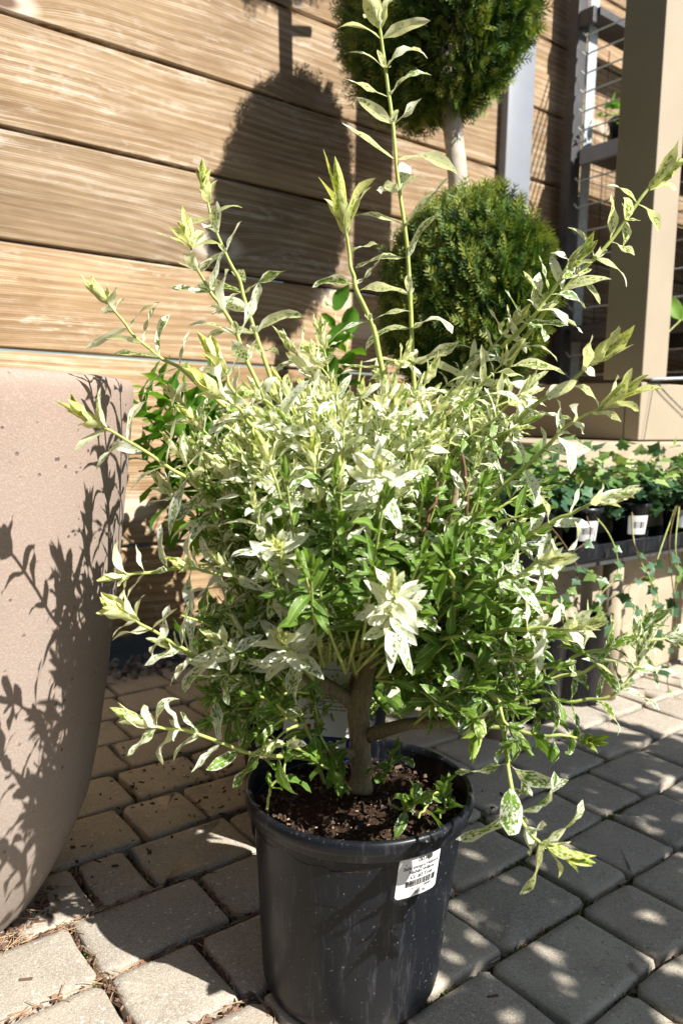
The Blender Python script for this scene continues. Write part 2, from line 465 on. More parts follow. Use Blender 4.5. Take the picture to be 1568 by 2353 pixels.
def paver(a0, a1, b0, b1):
    """one tumbled stone: pillowed top with worn, uneven edges and corners"""
    la, lb = a1 - a0 - 2 * GAP, b1 - b0 - 2 * GAP
    ca, cb = (a0 + a1) / 2, (b0 + b1) / 2
    # outline with rounded corners and small waver
    R_ = 0.0065 + 0.004 * random.random(); pts = []
    for sx, sy, q0 in ((1, 1, 0), (-1, 1, 90), (-1, -1, 180), (1, -1, 270)):
        for q in (0, 30, 60, 90):
            t = math.radians(q0 + q)
            pts.append((sx * (la / 2 - R_) + R_ * math.cos(t), sy * (lb / 2 - R_) + R_ * math.sin(t)))
        # a point along the following side
        nx = {(1, 1): (0, lb / 2), (-1, 1): (-la / 2, 0), (-1, -1): (0, -lb / 2), (1, -1): (la / 2, 0)}[(sx, sy)]
        pts.append(nx)
    n = len(pts)
    jit = [(random.gauss(0, 0.0011), random.gauss(0, 0.0011)) for _ in pts]
    rot = random.gauss(0, 0.008); tilt = (random.gauss(0, 0.006), random.gauss(0, 0.006)); zz = random.gauss(0, 0.0012)
    ca += random.gauss(0, 0.0012); cb += random.gauss(0, 0.0012)
    vs = []
    for sc, dz in ((1.0, -0.03), (1.0, -0.0060), (0.985, -0.0022), (0.955, -0.0004), (0.80, 0.0002)):
        for (x, y), (jx, jy) in zip(pts, jit):
            ax = math.copysign(max(0, abs(x) - la / 2 * (1 - sc) * (lb / la if la > lb else 1)), x)
            ay = math.copysign(max(0, abs(y) - lb / 2 * (1 - sc) * (la / lb if lb > la else 1)), y)
            x2, y2 = ax + jx, ay + jy
            xr, yr = x2 * math.cos(rot) - y2 * math.sin(rot), x2 * math.sin(rot) + y2 * math.cos(rot)
            vs.append(ab(ca + xr, cb + yr, dz + zz + tilt[0] * xr + tilt[1] * yr + (random.gauss(0, 0.0005) if dz > -0.02 else 0)))
    vs.append(ab(ca, cb, zz + 0.0004))
    fs = [[i * n + k, i * n + (k + 1) % n, (i + 1) * n + (k + 1) % n, (i + 1) * n + k] for i in range(4) for k in range(n)]
    fs += [[4 * n + k, 4 * n + (k + 1) % n, 5 * n] for k in range(n)]
    o = mesh_obj('paver', vs, fs, M['paver'], pave, smooth=True)
    return o


known = {-1: [0.629, 0.797, 0.908], 0: [0.668, 0.828, 0.925, 1.043], 1: [0.275, 0.385, 0.60, 0.71, 0.87], 2: [0.274, 0.441, 0.56],
         3: [0.213, 0.315, 0.39, 0.55], 4: [0.26, 0.425, 0.53], -2: [0.57, 0.73, 0.85], -3: [0.66, 0.82]}
NODES = []
for k in range(-4, 11):
    b0 = 0.5325 + 0.1165 * k; b1 = b0 + 0.1165
    ks = known.get(k, [0.5 + 0.05 * (k % 3)])
    lo, hi = max(-0.12, ks[0] - 0.9), 2.15
    xs = list(ks); x = ks[0]
    while x > lo:
        x -= random.choice((0.165, 0.165, 0.112, 0.135)); xs.insert(0, x)
    x = ks[-1]
    while x < hi:
        x += random.choice((0.165, 0.165, 0.112, 0.135)); xs.append(x)
    for i in range(len(xs) - 1):
        if b1 < 1.72:
            paver(xs[i], xs[i + 1], b0, b1)
        NODES.append((xs[i], xs[i + 1], b0))

# joint litter, moss, crumbs, pebbles: nobody could count them
def bits(name, items, mat, label=None):
    """items: (pos, dir, width, length, height, shade)"""
    vs, fs, cv = [], [], []
    for p, d, w, l, h, s in items:
        d = d / (np.linalg.norm(d) + 1e-9); e = np.cross(d, Z)
        if np.linalg.norm(e) < 1e-3: e = np.array([1.0, 0, 0])
        e /= np.linalg.norm(e); u = np.cross(e, d)
        n = len(vs)
        for i in (-1, 1):
            for (j, k) in ((-1, 0), (1, 0), (0.3, 1)):
                vs.append(p + d * (i * l * (0.5 if k == 0 else 0.42)) + e * (j * w / 2 * random.uniform(0.7, 1.1)) + u * k * h)
        fs += [[n, n + 1, n + 2], [n + 3, n + 5, n + 4], [n, n + 3, n + 4, n + 1], [n + 1, n + 4, n + 5, n + 2], [n + 2, n + 5, n + 3, n]]
        cv += [(s, s, s, 1)] * 6
    o = mesh_obj(name, vs, fs, mat, None, attrs={'lv': ('FLOAT_COLOR', cv)})
    o['kind'] = 'stuff'
    return o


def joint_point():
    a0, a1, b0 = random.choice(NODES)
    if random.random() < 0.6:
        return ab(random.uniform(a0, a1), b0 + random.gauss(0, 0.0025)), A
    return ab(a0 + random.gauss(0, 0.0025), b0 + random.uniform(0, 0.1165)), B


def joint_pts(n, test):
    out = []
    while len(out) < n:
        p, d = joint_point(); x, y, z = project(p)
        if z > 0.2 and -80 < x < 1650 and 1200 < y < 2450 and test(p, x, y):
            out.append((p, d))
    return out


litter = []
for p, d in joint_pts(1500, lambda p, x, y: True):
    dd = d * random.choice((-1, 1)) + np.array([random.gauss(0, 0.5), random.gauss(0, 0.5), random.gauss(0, 0.12)])
    r = random.random()
    if r < 0.25:
        litter.append((p + Z * (-0.004 + random.random() * 0.004), dd, 0.0011, random.uniform(0.012, 0.035), 0.0008, random.uniform(0.6, 1.0)))
    elif r < 0.6:
        litter.append((p + Z * -0.007, dd, random.uniform(0.002, 0.006), random.uniform(0.004, 0.012), random.uniform(0.001, 0.003), random.uniform(0.0, 0.55)))
    else:
        litter.append((p + Z * -0.009, dd, random.uniform(0.001, 0.003), random.uniform(0.001, 0.004), random.uniform(0.001, 0.003), random.uniform(0.1, 0.9)))
# heavier drift at the foot of the planter and lower left joints
for p, d in joint_pts(650, lambda p, x, y: y > 2000 and x < 640):
    dd = d * random.choice((-1, 1)) + np.array([random.gauss(0, 0.5), random.gauss(0, 0.5), random.gauss(0, 0.15)])
    if random.random() < 0.4:
        litter.append((p + Z * (-0.003 + random.random() * 0.005), dd, 0.0011, random.uniform(0.012, 0.038), 0.0009, random.uniform(0.6, 1.0)))
    else:
        litter.append((p + Z * random.uniform(-0.008, -0.001), dd, random.uniform(0.002, 0.007), random.uniform(0.003, 0.012), random.uniform(0.001, 0.004), random.uniform(0.0, 0.6)))
for k in range(260):
    t = random.uniform(-0.3, 0.95)
    c = np.array([-0.529, 0.902, 0.0]); q = math.radians(-60 + 75 * t)
    p = c + np.array([math.cos(q), math.sin(q), 0]) * (0.153 + abs(random.gauss(0, 0.012)))
    dd = np.array([random.gauss(0, 1), random.gauss(0, 1), random.gauss(0, 0.2)])
    if random.random() < 0.35: litter.append((p + Z * random.uniform(0.001, 0.006), dd, 0.0011, random.uniform(0.012, 0.035), 0.0008, random.uniform(0.6, 1)))
    else: litter.append((p + Z * random.uniform(0.0, 0.003), dd, random.uniform(0.002, 0.006), random.uniform(0.003, 0.011), random.uniform(0.002, 0.004), random.uniform(0, 0.6)))
bits('leaf_litter', litter, M['litter'])

crumbs = []
for _ in range(150):
    cx, cy = random.choice(((360, 1780), (330, 1830), (450, 1880), (420, 1760), (250, 1960), (500, 1800), (900, 1930), (1150, 1880)))
    x, y = random.gauss(cx, 60), random.gauss(cy, 28)
    d = px(x, y, 1.0) - CC
    p = CC + d * (-CAM_H / d[2])
    crumbs.append((p + Z * 0.0005, np.array([random.gauss(0, 1), random.gauss(0, 1), 0]), 0.001 + random.expovariate(420), 0.0015 + random.expovariate(300), random.uniform(0.001, 0.003), random.uniform(0.0, 0.12)))
for (x, y) in ((1130, 2290), (262, 2270), (428, 2278), (92, 2118), (60, 2250)):
    d = px(x, y, 1.0) - CC; p = CC + d * (-CAM_H / d[2])
    crumbs.append((p + Z * 0.0005, np.array([1, 0.2, 0]), 0.005, 0.014, 0.002, 0.2))
bits('soil_crumbs', crumbs, M['litter'])

moss = []
spots = [(1260, 2150), (1150, 1935), (1280, 1900), (1420, 2130), (1330, 1790), (1090, 2330), (1150, 2350), (960, 2090), (480, 2060), (215, 2225), (240, 2235), (420, 2000), (1480, 2290), (1000, 2300), (1390, 1870), (1250, 2080)]
cand = joint_pts(5200, lambda p, x, y: y > 1650)
pr = [project(p) for p, d in cand]
for (p, d), (x, y, z) in zip(cand, pr):
    near = min(math.hypot(x - sx, (y - sy) * 1.4) for sx, sy in spots)
    if near < 75 + random.random() * 25 or random.random() < 0.035:
        for _ in range(4):
            q = p + np.array([random.gauss(0, 0.0035), random.gauss(0, 0.0035), -0.009])
            moss.append((q, np.array([random.gauss(0, 0.5), random.gauss(0, 0.5), 1.0]), 0.0018, random.uniform(0.004, 0.012), 0.0012, random.random()))
bits('moss', moss, M['moss'])

# pebble strip along the wall foot
peb = []
for _ in range(1600):
    p = ab(random.uniform(0.2, 2.2), random.uniform(1.66, 1.79), random.uniform(-0.008, 0.012))
    s = random.uniform(0.006, 0.016)
    peb.append((p, np.array([random.gauss(0, 1), random.gauss(0, 1), random.gauss(0, 0.4)]), s, s * 1.3, s * 0.7, random.random()))
bits('pebble_strip', peb, M['pebble'])

# ------------------------------------------------------------------ wooden wall
wall = thing('wooden_wall', 'tall wall of wide weathered brown horizontal planks behind the plants', 'wall', ab(1.6, 1.82, 0))
WB = 1.80
edges = [0.055, 0.289, 0.519, 0.748, 0.9785, 1.2105, 1.4385, 1.67, 1.90, 2.13, 2.36]
edges = [0.055] + edges[1:]
for i in range(len(edges) - 1):
    z0, z1 = edges[i] + 0.004, edges[i + 1] - 0.004
    h = (z1 - z0) / 2
    n = 30; prof = [(-h, 0.036), (-h, 0.003), (-h + 0.0035, 0), (h - 0.0035, 0), (h, 0.003), (h, 0.036)]
    ph = random.random() * 9
    vs, at = [], []
    for s in range(n + 1):
        a = -0.9 + 4.9 * s / n
        for (dz, db) in prof:
            wv = 0.0022 * mnoise.noise(Vector((a * 2.2, i * 3.1 + (1 if dz > 0 else 0) * 7.7, ph)))
            vs.append(ab(a, WB + db + 0.0015 * mnoise.noise(Vector((a, i, ph))), (z0 + z1) / 2 + dz + wv))
            at.append((a + i * 1.37, dz, i * 7.31))
    m = len(prof)
    fs = [[s * m + k, s * m + k + 1, (s + 1) * m + k + 1, (s + 1) * m + k] for s in range(n) for k in range(m - 1)]
    fs += [[s * m + m - 1, s * m, (s + 1) * m, (s + 1) * m + m - 1] for s in range(n)]
    fs += [list(range(m)), [n * m + k for k in range(m)][::-1]]
    mesh_obj('plank', vs, fs, M['wood'], wall, attrs={'plank_co': ('FLOAT_VECTOR', at)})
# studs the boards are fixed to
for a in (-0.5, 0.4, 1.3, 2.9, 3.7):
    s = MB(); s.box(ab(a, WB + 0.085, 1.2), A, B, Z, 0.045, 0.045, 1.2)
    s.obj('stud', M['twig'], wall)

# grey steel post in front of the boards
s = MB(); s.box(ab(2.064, WB - 0.018, 1.25), A, B, Z, 0.0635, 0.0175, 1.25, 0.004)
o = s.obj('steel_post', M['greymetal'], None, ab(2.064, WB - 0.018, 0), True)
tag(o, 'flat blue grey steel post standing against the wooden wall', 'post')

# ------------------------------------------------------------------ low concrete wall, beam and beige post
AC = 1.677; BC = 1.03
s = MB(); s.box(ab(1.3 + 0.95, 1.012 + 0.32, 0.286), A, B, Z, 0.95, 0.32, 0.286, 0.006)
o = s.obj('concrete_wall', M['concrete'], None, ab(2.25, 1.33, 0))
tag(o, 'low cast concrete wall behind the trailing ivy', 'wall')
frame = thing('timber_frame', 'beige painted timber frame with square post rising from a low beam', 'frame', ab(AC, BC, 0.572))
s = MB(); s.box(ab(AC + 0.053, BC + 0.053, 0.72 + 0.85), A, B, Z, 0.053, 0.053, 0.85, 0.003); s.obj('post', M['beige'], frame)
s = MB(); s.box(ab(AC + 0.8, BC + 0.02, 0.575 + 0.069), A, B, Z, 0.8, 0.02, 0.0685, 0.003); s.obj('front_board', M['beige'], frame)
s = MB(); s.box(ab(AC + 0.02, BC + 0.042 + 0.27, 0.575 + 0.069), A, B, Z, 0.02, 0.27, 0.0685, 0.003); s.obj('side_board', M['beige'], frame)
s = MB(); s.box(ab(AC + 0.83, BC + 0.32, 0.6955), A, B, Z, 0.785, 0.27, 0.012); s.obj('deck_board', M['twig'], frame)

# ------------------------------------------------------------------ nursery rack
rack = thing('plant_rack', 'dark steel nursery rack with galvanised corner upright and wire mesh side', 'rack', ab(2.3, 1.3, 0))
for (a, b, mat) in ((2.3, 1.735, 'darkmetal'), (2.3, 0.9, 'darkmetal'), (3.4, 1.735, 'darkmetal'), (3.4, 0.9, 'darkmetal')):
    s = MB(); hh = 1.15 if b > 1.5 else 0.78; s.box(ab(a, b, hh), A, B, Z, 0.026, 0.020, hh, 0.003); s.obj('upright', M[mat], rack)
s = MB(); s.box(ab(2.352, 1.712, 1.15), A, B, Z, 0.024, 0.003, 1.15, 0.001); s.obj('galvanised_strip', M['galv'], rack)
for z in (0.42, 0.93, 1.515, 1.96):
    s = MB(); s.box(ab(2.85, 1.30 if z < 1.9 else 1.70, z), A, B, Z, 0.55, 0.40 if z < 1.9 else 0.05, 0.012); s.obj('shelf', M['darkmetal'], rack)
    s = MB(); s.box(ab(2.287, 1.30 if z < 1.9 else 1.69, z - 0.012), A, B, Z, 0.010, 0.385 if z < 1.9 else 0.03, 0.026, 0.003)
    s.obj('shelf_edge', M['greymetal' if z == 1.515 else 'darkmetal'], rack)
for z0, z1 in ((0.96, 1.47), (1.56, 1.92), (0.46, 0.88)):
    for k in range(6):
        z = z0 + (z1 - z0) * (k + 0.5) / 6
        s = MB(); s.tube([ab(2.283, 1.70, z + 0.012), ab(2.281, 1.685, z - 0.004), ab(2.283, 1.66, z), ab(2.283, 0.92 if z < 1.5 else 1.35, z)], 0.0030, 5); s.obj('side_wire', M['galv'], rack)
for k in range(7):
    z = 1.0 + k * 0.13
    s = MB(); s.tube([ab(2.31, 1.768, z), ab(3.38, 1.768, z)], 0.0018, 4); s.obj('back_wire', M['darkmetal'], rack)
for k in range(12):
    a = 2.36 + k * 0.085
    s = MB(); s.tube([ab(a, 1.768, 0.94), ab(a, 1.768, 1.94)], 0.0018, 4); s.obj('back_wire', M['darkmetal'], rack)
s = MB(); s.box(ab(3.43, 1.3, 1.2), A, B, Z, 0.004, 0.42, 0.75); s.obj('end_panel', M['darkmetal'], rack)

# ------------------------------------------------------------------ left planter
PLC = np.array([-0.529, 0.902, 0.0])
prof = [(0.0, 0.0), (0.146, 0.0), (0.150, 0.004), (0.172, 0.040), (0.195, 0.085), (0.213, 0.130), (0.227, 0.2), (0.240, 0.29), (0.251, 0.39), (0.261, 0.48), (0.270, 0.57), (0.2745, 0.62), (0.276, 0.640), (0.2745, 0.649), (0.271, 0.654), (0.262, 0.656), (0.245, 0.655), (0.240, 0.650), (0.236, 0.56)]
s = MB(); s.lathe(PLC, prof, 128)
plt = thing('stone_planter', 'large tapered pinkish grey stone planter dappled with leaf shadows at left', 'planter', PLC)
s.obj('planter_body', M['planter'], plt, smooth=True)
s = MB(); s.lathe(PLC, [(0.0, 0.575), (0.1, 0.58), (0.239, 0.57)], 64); s.obj('soil', M['soil'], plt, smooth=True)

# ------------------------------------------------------------------ leaves
NL, NW = 8, 4


def leaf_local(L, W, curl, twist, fold, wave, ph, nl=NL, nw=NW, shape=0.0):
    u = np.linspace(0, 1, nl + 1)[:, None]; v = np.linspace(-1, 1, nw + 1)[None, :]
    uu_ = np.clip(u, 0, 1) ** 0.88
    w = (1 - np.abs(2 * uu_ - 1) ** 2.3) ** 0.95 * W * 0.5
    w = np.maximum(w, 0.0008 + 0 * u); w[-1] *= 0.25
    th = curl * u ** 1.4
    dx = np.cos(th); dz = -np.sin(th)
    x = np.concatenate([[[0.0]], np.cumsum((dx[1:] + dx[:-1]) / 2, 0)]) / nl * L
    z = np.concatenate([[[0.0]], np.cumsum((dz[1:] + dz[:-1]) / 2, 0)]) / nl * L
    y0 = v * w
    h = fold * np.abs(v) * w + wave * W * np.sin(2 * np.pi * (1.6 * u) + ph + 1.3 * np.sign(v)) * np.abs(v) ** 1.5 * np.minimum(1, w / (W * 0.3))
    tw = twist * u
    yy = y0 * np.cos(tw) - h * np.sin(tw); hh = y0 * np.sin(tw) + h * np.cos(tw)
    X = x + np.sin(th) * hh; Zz = z + np.cos(th) * hh
    P = np.stack([X + 0 * yy, yy, Zz], -1).reshape(-1, 3)
    lc = np.stack([u * L + 0 * v, y0, 0 * y0], -1).reshape(-1, 3)
    mar = np.broadcast_to(np.abs(v), (nl + 1, nw + 1)).reshape(-1)
    return P, lc, mar


def leaf_faces(nl, nw):
    return np.array([[i * (nw + 1) + k, i * (nw + 1) + k + 1, (i + 1) * (nw + 1) + k + 1, (i + 1) * (nw + 1) + k] for i in range(nl) for k in range(nw)])


LF = leaf_faces(NL, NW)


def unit(v):
    return v / (np.linalg.norm(v) + 1e-9)


class Leaf:
    __slots__ = ('P', 'lc', 'lv', 'size', 'shoot', 'base')


LEAVES = []
OPEN = False
SHOOTS = []


def add_leaf(base, d, nrm, L, W, var, yel, shoot, curl=0.5, twist=0.0, fold=0.35, wave=0.10, shape=0.0):
    if SHOOTS[shoot][2] is False or OPEN:
        x, y, z = project(base + unit(d) * L * .6)
        # the shrub is open round its trunk, and its skirt is ragged
        if z < .925 and 625 < x < 905 and 1435 < y < 1790 and rng.random() < .82: return
        if y > 1250 and x < 455 and rng.random() < .8: return
        if x < 420 and rng.random() < .5: return
    d = unit(d); n = unit(nrm - d * (nrm @ d)); side = np.cross(n, d)
    P, lc, mar = leaf_local(L, W, curl, twist, fold, wave, rng.random() * 6.28, shape=shape)
    q = Leaf()
    q.P = base + P[:, :1] * d + P[:, 1:2] * side + P[:, 2:3] * n
    lc = lc.copy(); lc += rng.random(3) * np.array([3, 3, 9.0]); q.lc = lc
    c = np.empty((len(P), 4), np.float32); c[:, 0] = var; c[:, 1] = yel; c[:, 2] = mar; c[:, 3] = 1; q.lv = c
    z = (base - CC) @ fwd
    mid = q.P[len(P) // 2]
    ext = q.P.max(0) - q.P.min(0)
    a = np.array([project(p)[:2] for p in (q.P[0 * 5 + 2], q.P[4 * 5], q.P[4 * 5 + 4], q.P[8 * 5 + 2])])
    q.size = (np.ptp(a[:, 0]) + 8) * (np.ptp(a[:, 1]) + 8); q.shoot = shoot; q.base = base
    x, y = a.mean(0)
    if x < -20 or x > 1590 or y < -20: q.size *= 0.1
    LEAVES.append(q)


def shoot(pts, r0=0.0024, r1=0.0011, L=0.044, sp=0.030, v0=0.2, v1=0.9, planar=False, bud=1.0, start=0.25, n=24, yel=0.55, wl=0.27, detail=True, budw=0.30, spread=1.0):
    wl *= 0.97
    """a twig with opposite leaves from base to tip and a folded bud of young leaves at its end"""
    path = spline(pts, n) if len(pts) != n else np.asarray(pts)
    if detail and n > 20:
        tt_ = np.linspace(0, 1, len(path)); amp = np.sin(np.pi * tt_)[:, None] * 0.0028
        wob = sum(np.sin(6.28 * (k_ * tt_[:, None] + rng.random(3)[None, :])) / k_ for k_ in (1.5, 3.2, 5.5))
        path = path + amp * wob
        if sp < .034: sp = sp * .80; L = L * .93
    sid = len(SHOOTS)
    SHOOTS.append((path, np.linspace(r0, r1, len(path)), detail))
    seg = np.linalg.norm(np.diff(path, axis=0), axis=1); cum = np.concatenate([[0], np.cumsum(seg)]); tot = cum[-1]
    view = unit(CC - path[-1])

    def at(s):
        i = min(np.searchsorted(cum, s, 'right') - 1, len(seg) - 1)
        t = (s - cum[i]) / seg[i]
        return path[i] * (1 - t) + path[i + 1] * t, unit(path[i + 1] - path[i])
    s = tot * start + rng.random() * sp * 0.5; k = 0
    ang0 = rng.random() * 6.28
    while s < tot - 0.006:
        p, T = at(s); f = s / tot
        e1 = np.cross(T, view)
        e1 = unit(e1 if np.linalg.norm(e1) > 0.2 else np.cross(T, np.array([0.3, 0.1, 1])))
        e2 = np.cross(T, e1)
        ang = (rng.normal(0, 0.45) if planar else ang0 + k * math.pi / 2 + rng.normal(0, 0.3))
        var = np.clip(v0 + (v1 - v0) * f ** 0.9 + rng.normal(0, 0.10), 0, 1)
        yv = np.clip((f - 0.78) * 2.2, 0, 1) * yel
        Lk = (1.0 if detail else 0.95) * L * (0.75 + 0.45 * math.sin(math.pi * min(1, 0.15 + f * 0.8))) * rng.uniform(0.8, 1.12)
        for sg in (1, -1):
            if rng.random() < 0.05: continue
            pe = sg * (e1 * math.cos(ang) + e2 * math.sin(ang))
            phi = math.radians(np.clip((78 - 24 * f) * spread + rng.normal(0, 14), 20, 110))
            d = T * math.cos(phi) + pe * math.sin(phi) + Z * rng.normal(0.02, 0.10)
            nrm = T * math.sin(phi) - pe * math.cos(phi)
            add_leaf(p + pe * 0.0012, d, nrm + rng.normal(0, 0.22, 3), Lk * rng.uniform(0.88, 1.1), Lk * wl * rng.uniform(0.9, 1.2), var, yv, sid,
                     curl=rng.normal(0.6, 0.5), twist=rng.normal(0, 0.6), fold=rng.uniform(0.05, 0.4), wave=rng.uniform(0.06, 0.2))
        if detail and rng.random() < .45:
            for sg in (1, -1):
                pe = sg * (e2 * math.cos(ang) - e1 * math.sin(ang)); ph = math.radians(rng.uniform(35, 70))
                add_leaf(p, T * math.cos(ph) + pe * math.sin(ph), T * math.sin(ph) - pe * math.cos(ph), Lk * rng.uniform(.3, .55), Lk * .14, var, yv, sid, curl=rng.normal(.3, .4), twist=rng.normal(0, .4), fold=.4, wave=.1)
        s += sp * (1.12 - 0.35 * f) * rng.uniform(0.85, 1.15); k += 1
    # bud
    p, T = at(tot - 1e-5)
    e1 = unit(np.cross(T, np.array([0.21, 0.35, 0.9]))); e2 = np.cross(T, e1)
    nb = 8 if detail else 5
    BL = L * 0.80 * bud
    for j in range(nb):
        q = j * 2.4 + rng.random() * 0.5; o = j / nb
        pe = e1 * math.cos(q) + e2 * math.sin(q)
        phi = math.radians(4 + 25 * o ** 1.4 + rng.normal(0, 6))
        d = T * math.cos(phi) + pe * math.sin(phi); nrm = T * math.sin(phi) - pe * math.cos(phi)
        add_leaf(p - T * 0.004 * o * 3 + pe * 0.0012, d, nrm, BL * rng.uniform(0.7, 1.1) * (1.05 - 0.2 * o), BL * (budw - .07 + .12 * o) * rng.uniform(0.85, 1.2),
                 np.clip(v1 - 0.25 + 0.25 * o + rng.normal(0, 0.06), 0, 1), yel * (1.25 - 0.75 * o), sid, curl=rng.normal(-0.2 + 0.7 * o, 0.3), twist=rng.normal(0, 0.45), fold=0.8 - 0.5 * o, wave=0.13)
    return sid


def S(*t, **kw):
    """(x, y, depth) triples from base to tip"""
    return shoot([px(*q) for q in t], **kw)


SHR = np.array([0.0245, 0.79, 0.19])
# --- trunk and woody branches
shrub = thing('variegated_shrub', 'shrub with green and white speckled leaves growing in the black pot', 'shrub', SHR)
tr = spline([px(826, 1815, .838), px(830, 1760, .837), px(826, 1690, .836), px(824, 1620, .834), px(842, 1540, .832), px(868, 1440, .83), px(905, 1330, .828)], 26)
rad = np.interp(np.linspace(0, 1, 26), [0, .08, .3, .55, .62, 1], [.0145, .0118, .0108, .0128, .0095, .0055]) * (1 + 0.06 * np.sin(np.arange(26) * 1.9))
s = MB(); s.tube(tr, rad, 12); s.obj('trunk', M['bark'], shrub, smooth=True)
BR = [([(824, 1630, .834), (780, 1592, .83), (730, 1562, .82), (660, 1525, .80), (590, 1450, .78), (545, 1330, .77)], .0085, .0028),
      ([(845, 1690, .836), (890, 1676, .815), (950, 1662, .79), (1060, 1655, .76), (1150, 1620, .74), (1215, 1560, .73)], .0088, .0026),
      ([(822, 1728, .836), (770, 1730, .82), (700, 1722, .80), (640, 1738, .785), (575, 1735, .77)], .0062, .0025),
      ([(835, 1585, .833), (812, 1500, .85), (792, 1380, .87), (770, 1240, .89), (750, 1120, .9)], .0062, .0022),
      ([(850, 1520, .832), (905, 1420, .82), (975, 1330, .76), (1030, 1200, .725), (1065, 1040, .73)], .0068, .0024),
      ([(868, 1440, .83), (900, 1300, .85), (930, 1160, .87), (950, 1030, .88)], .005, .0022),
      ([(826, 1560, .833), (760, 1440, .80), (690, 1330, .73), (640, 1180, .70)], .005, .002),
      ([(735, 1565, .821), (728, 1500, .82), (715, 1400, .82), (700, 1250, .82)], .0042, .002),
      ([(905, 1330, .828), (940, 1290, .77), (985, 1240, .73), (1060, 1160, .71)], .004, .002),
      ([(800, 1590, .834), (840, 1500, .90), (900, 1420, .96), (960, 1250, 1.0)], .005, .002)]
for pts, a, b in BR:
    P = spline([px(*q) for q in pts], 18)
    s = MB(); s.tube(P, np.linspace(a, b, 18), 8); s.obj('branch', M['bark'], shrub, smooth=True)

for pts in ([(1060, 1400, .73), (1078, 1230, .70), (1062, 1040, .70)], [(735, 1420, .74), (790, 1280, .70), (862, 1110, .69)], [(950, 1400, .74), (968, 1250, .70), (1005, 1110, .70)], [(800, 1420, .75), (806, 1290, .71), (790, 1150, .70)],
            [(640, 1400, .74), (610, 1280, .72), (560, 1180, .71)], [(900, 1420, .74), (890, 1300, .70), (915, 1180, .69)]):
    P = spline([px(*q) for q in pts], 14) + rng.normal(0, .0012, (14, 3)); s = MB(); s.tube(P, np.linspace(.0030, .0014, 14), 6); s.obj('twig', M['twig'], shrub, smooth=True)

# --- shoots that can be told apart in the photograph
S((960, 1040, .88), (945, 780, .87), (930, 560, .86), (905, 300, .85), (882, 130, .84), (868, 45, .835), L=.060, sp=.0385, v0=.55, v1=.95, planar=True, start=.2, bud=1.15, r0=.003, r1=.0016, yel=.75, wl=.27)
S((890, 900, .80), (855, 760, .79), (820, 655, .785), (802, 595, .78), (792, 520, .775), L=.046, sp=.040, v0=.6, v1=.9, planar=True, start=.1, bud=1.9, r0=.003, r1=.0015, yel=1.0, budw=.20, wl=.28)
S((650, 950, .80), (600, 800, .79), (555, 680, .78), (528, 600, .775), (485, 490, .77), (475, 445, .77), L=.043, sp=.028, v0=.6, v1=.95, bud=.95, yel=.9)
S((620, 940, .76), (570, 830, .755), (520, 730, .75), (480, 665, .745), (445, 590, .74), (436, 550, .74), L=.046, sp=.030, v0=.65, v1=.95, bud=1.0, yel=.9)
S((600, 1060, .80), (540, 960, .79), (430, 860, .78), (370, 820, .775), (310, 775, .77), (265, 715, .765), (240, 685, .765), L=.043, sp=.031, v0=.6, v1=.95, planar=True, bud=.95, yel=.85)
S((660, 1270, .76), (590, 1220, .74), (500, 1150, .72), (430, 1095, .70), (330, 1040, .68), (250, 990, .665), (215, 970, .66), L=.046, sp=.030, v0=.4, v1=.98, planar=True, bud=1.0, yel=.8)
S((600, 1000, .73), (560, 930, .725), (530, 880, .72), (508, 838, .72), L=.043, sp=.027, v0=.7, v1=.98, bud=1.2, yel=.85)
S((690, 1100, .72), (610, 1000, .70), (550, 945, .69), (500, 905, .68), L=.045, sp=.026, v0=.7, v1=.98, bud=1.25, yel=.75)
S((620, 1330, .74), (540, 1310, .72), (470, 1295, .70), (400, 1305, .69), (330, 1318, .68), (275, 1325, .675), L=.037, sp=.026, v0=.5, v1=.98, planar=True, bud=.8, yel=.65)
S((660, 1380, .73), (580, 1350, .71), (510, 1325, .69), (450, 1305, .685), (425, 1298, .68), L=.035, sp=.026, v0=.25, v1=.9, bud=.9, yel=.8)
S((640, 1600, .76), (560, 1560, .73), (480, 1525, .70), (400, 1480, .68), (330, 1435, .665), (295, 1415, .66), L=.042, sp=.025, v0=.3, v1=.97, bud=1.15, yel=.75)
S((650, 1620, .745), (570, 1580, .72), (500, 1540, .70), (440, 1505, .69), (400, 1490, .685), L=.036, sp=.026, v0=.3, v1=.95, bud=.9, yel=.45)
S((720, 1745, .80), (640, 1735, .76), (560, 1722, .73), (450, 1690, .70), (370, 1672, .685), (335, 1662, .68), L=.040, sp=.031, v0=.05, v1=.95, planar=True, bud=1.2, yel=.5, wl=.34)
S((1020, 1180, .84), (1100, 960, .83), (1160, 860, .82), (1225, 755, .81), (1300, 665, .80), (1390, 560, .79), (1465, 460, .78), (1500, 425, .78), L=.048, sp=.033, v0=.5, v1=.85, bud=1.45, yel=.75, r0=.003, r1=.0016)
S((1150, 800, .81), (1230, 720, .79), (1290, 640, .775), (1320, 600, .77), L=.043, sp=.026, v0=.6, v1=.8, bud=1.1, yel=.7)
S((1030, 1140, .79), (1120, 1040, .77), (1200, 960, .74), (1290, 890, .72), (1350, 840, .71), (1370, 825, .705), L=.050, sp=.028, v0=.45, v1=.98, bud=1.25, yel=.75, r0=.0028)
S((1080, 1200, .76), (1180, 1090, .74), (1280, 1000, .72), (1350, 955, .71), (1400, 925, .70), L=.044, sp=.028, v0=.45, v1=.95, bud=1.35, yel=.7)
S((1080, 1380, .74), (1180, 1260, .71), (1280, 1190, .685), (1340, 1165, .675), (1390, 1147, .67), L=.043, sp=.030, v0=.3, v1=.95, bud=1.05, yel=.35)
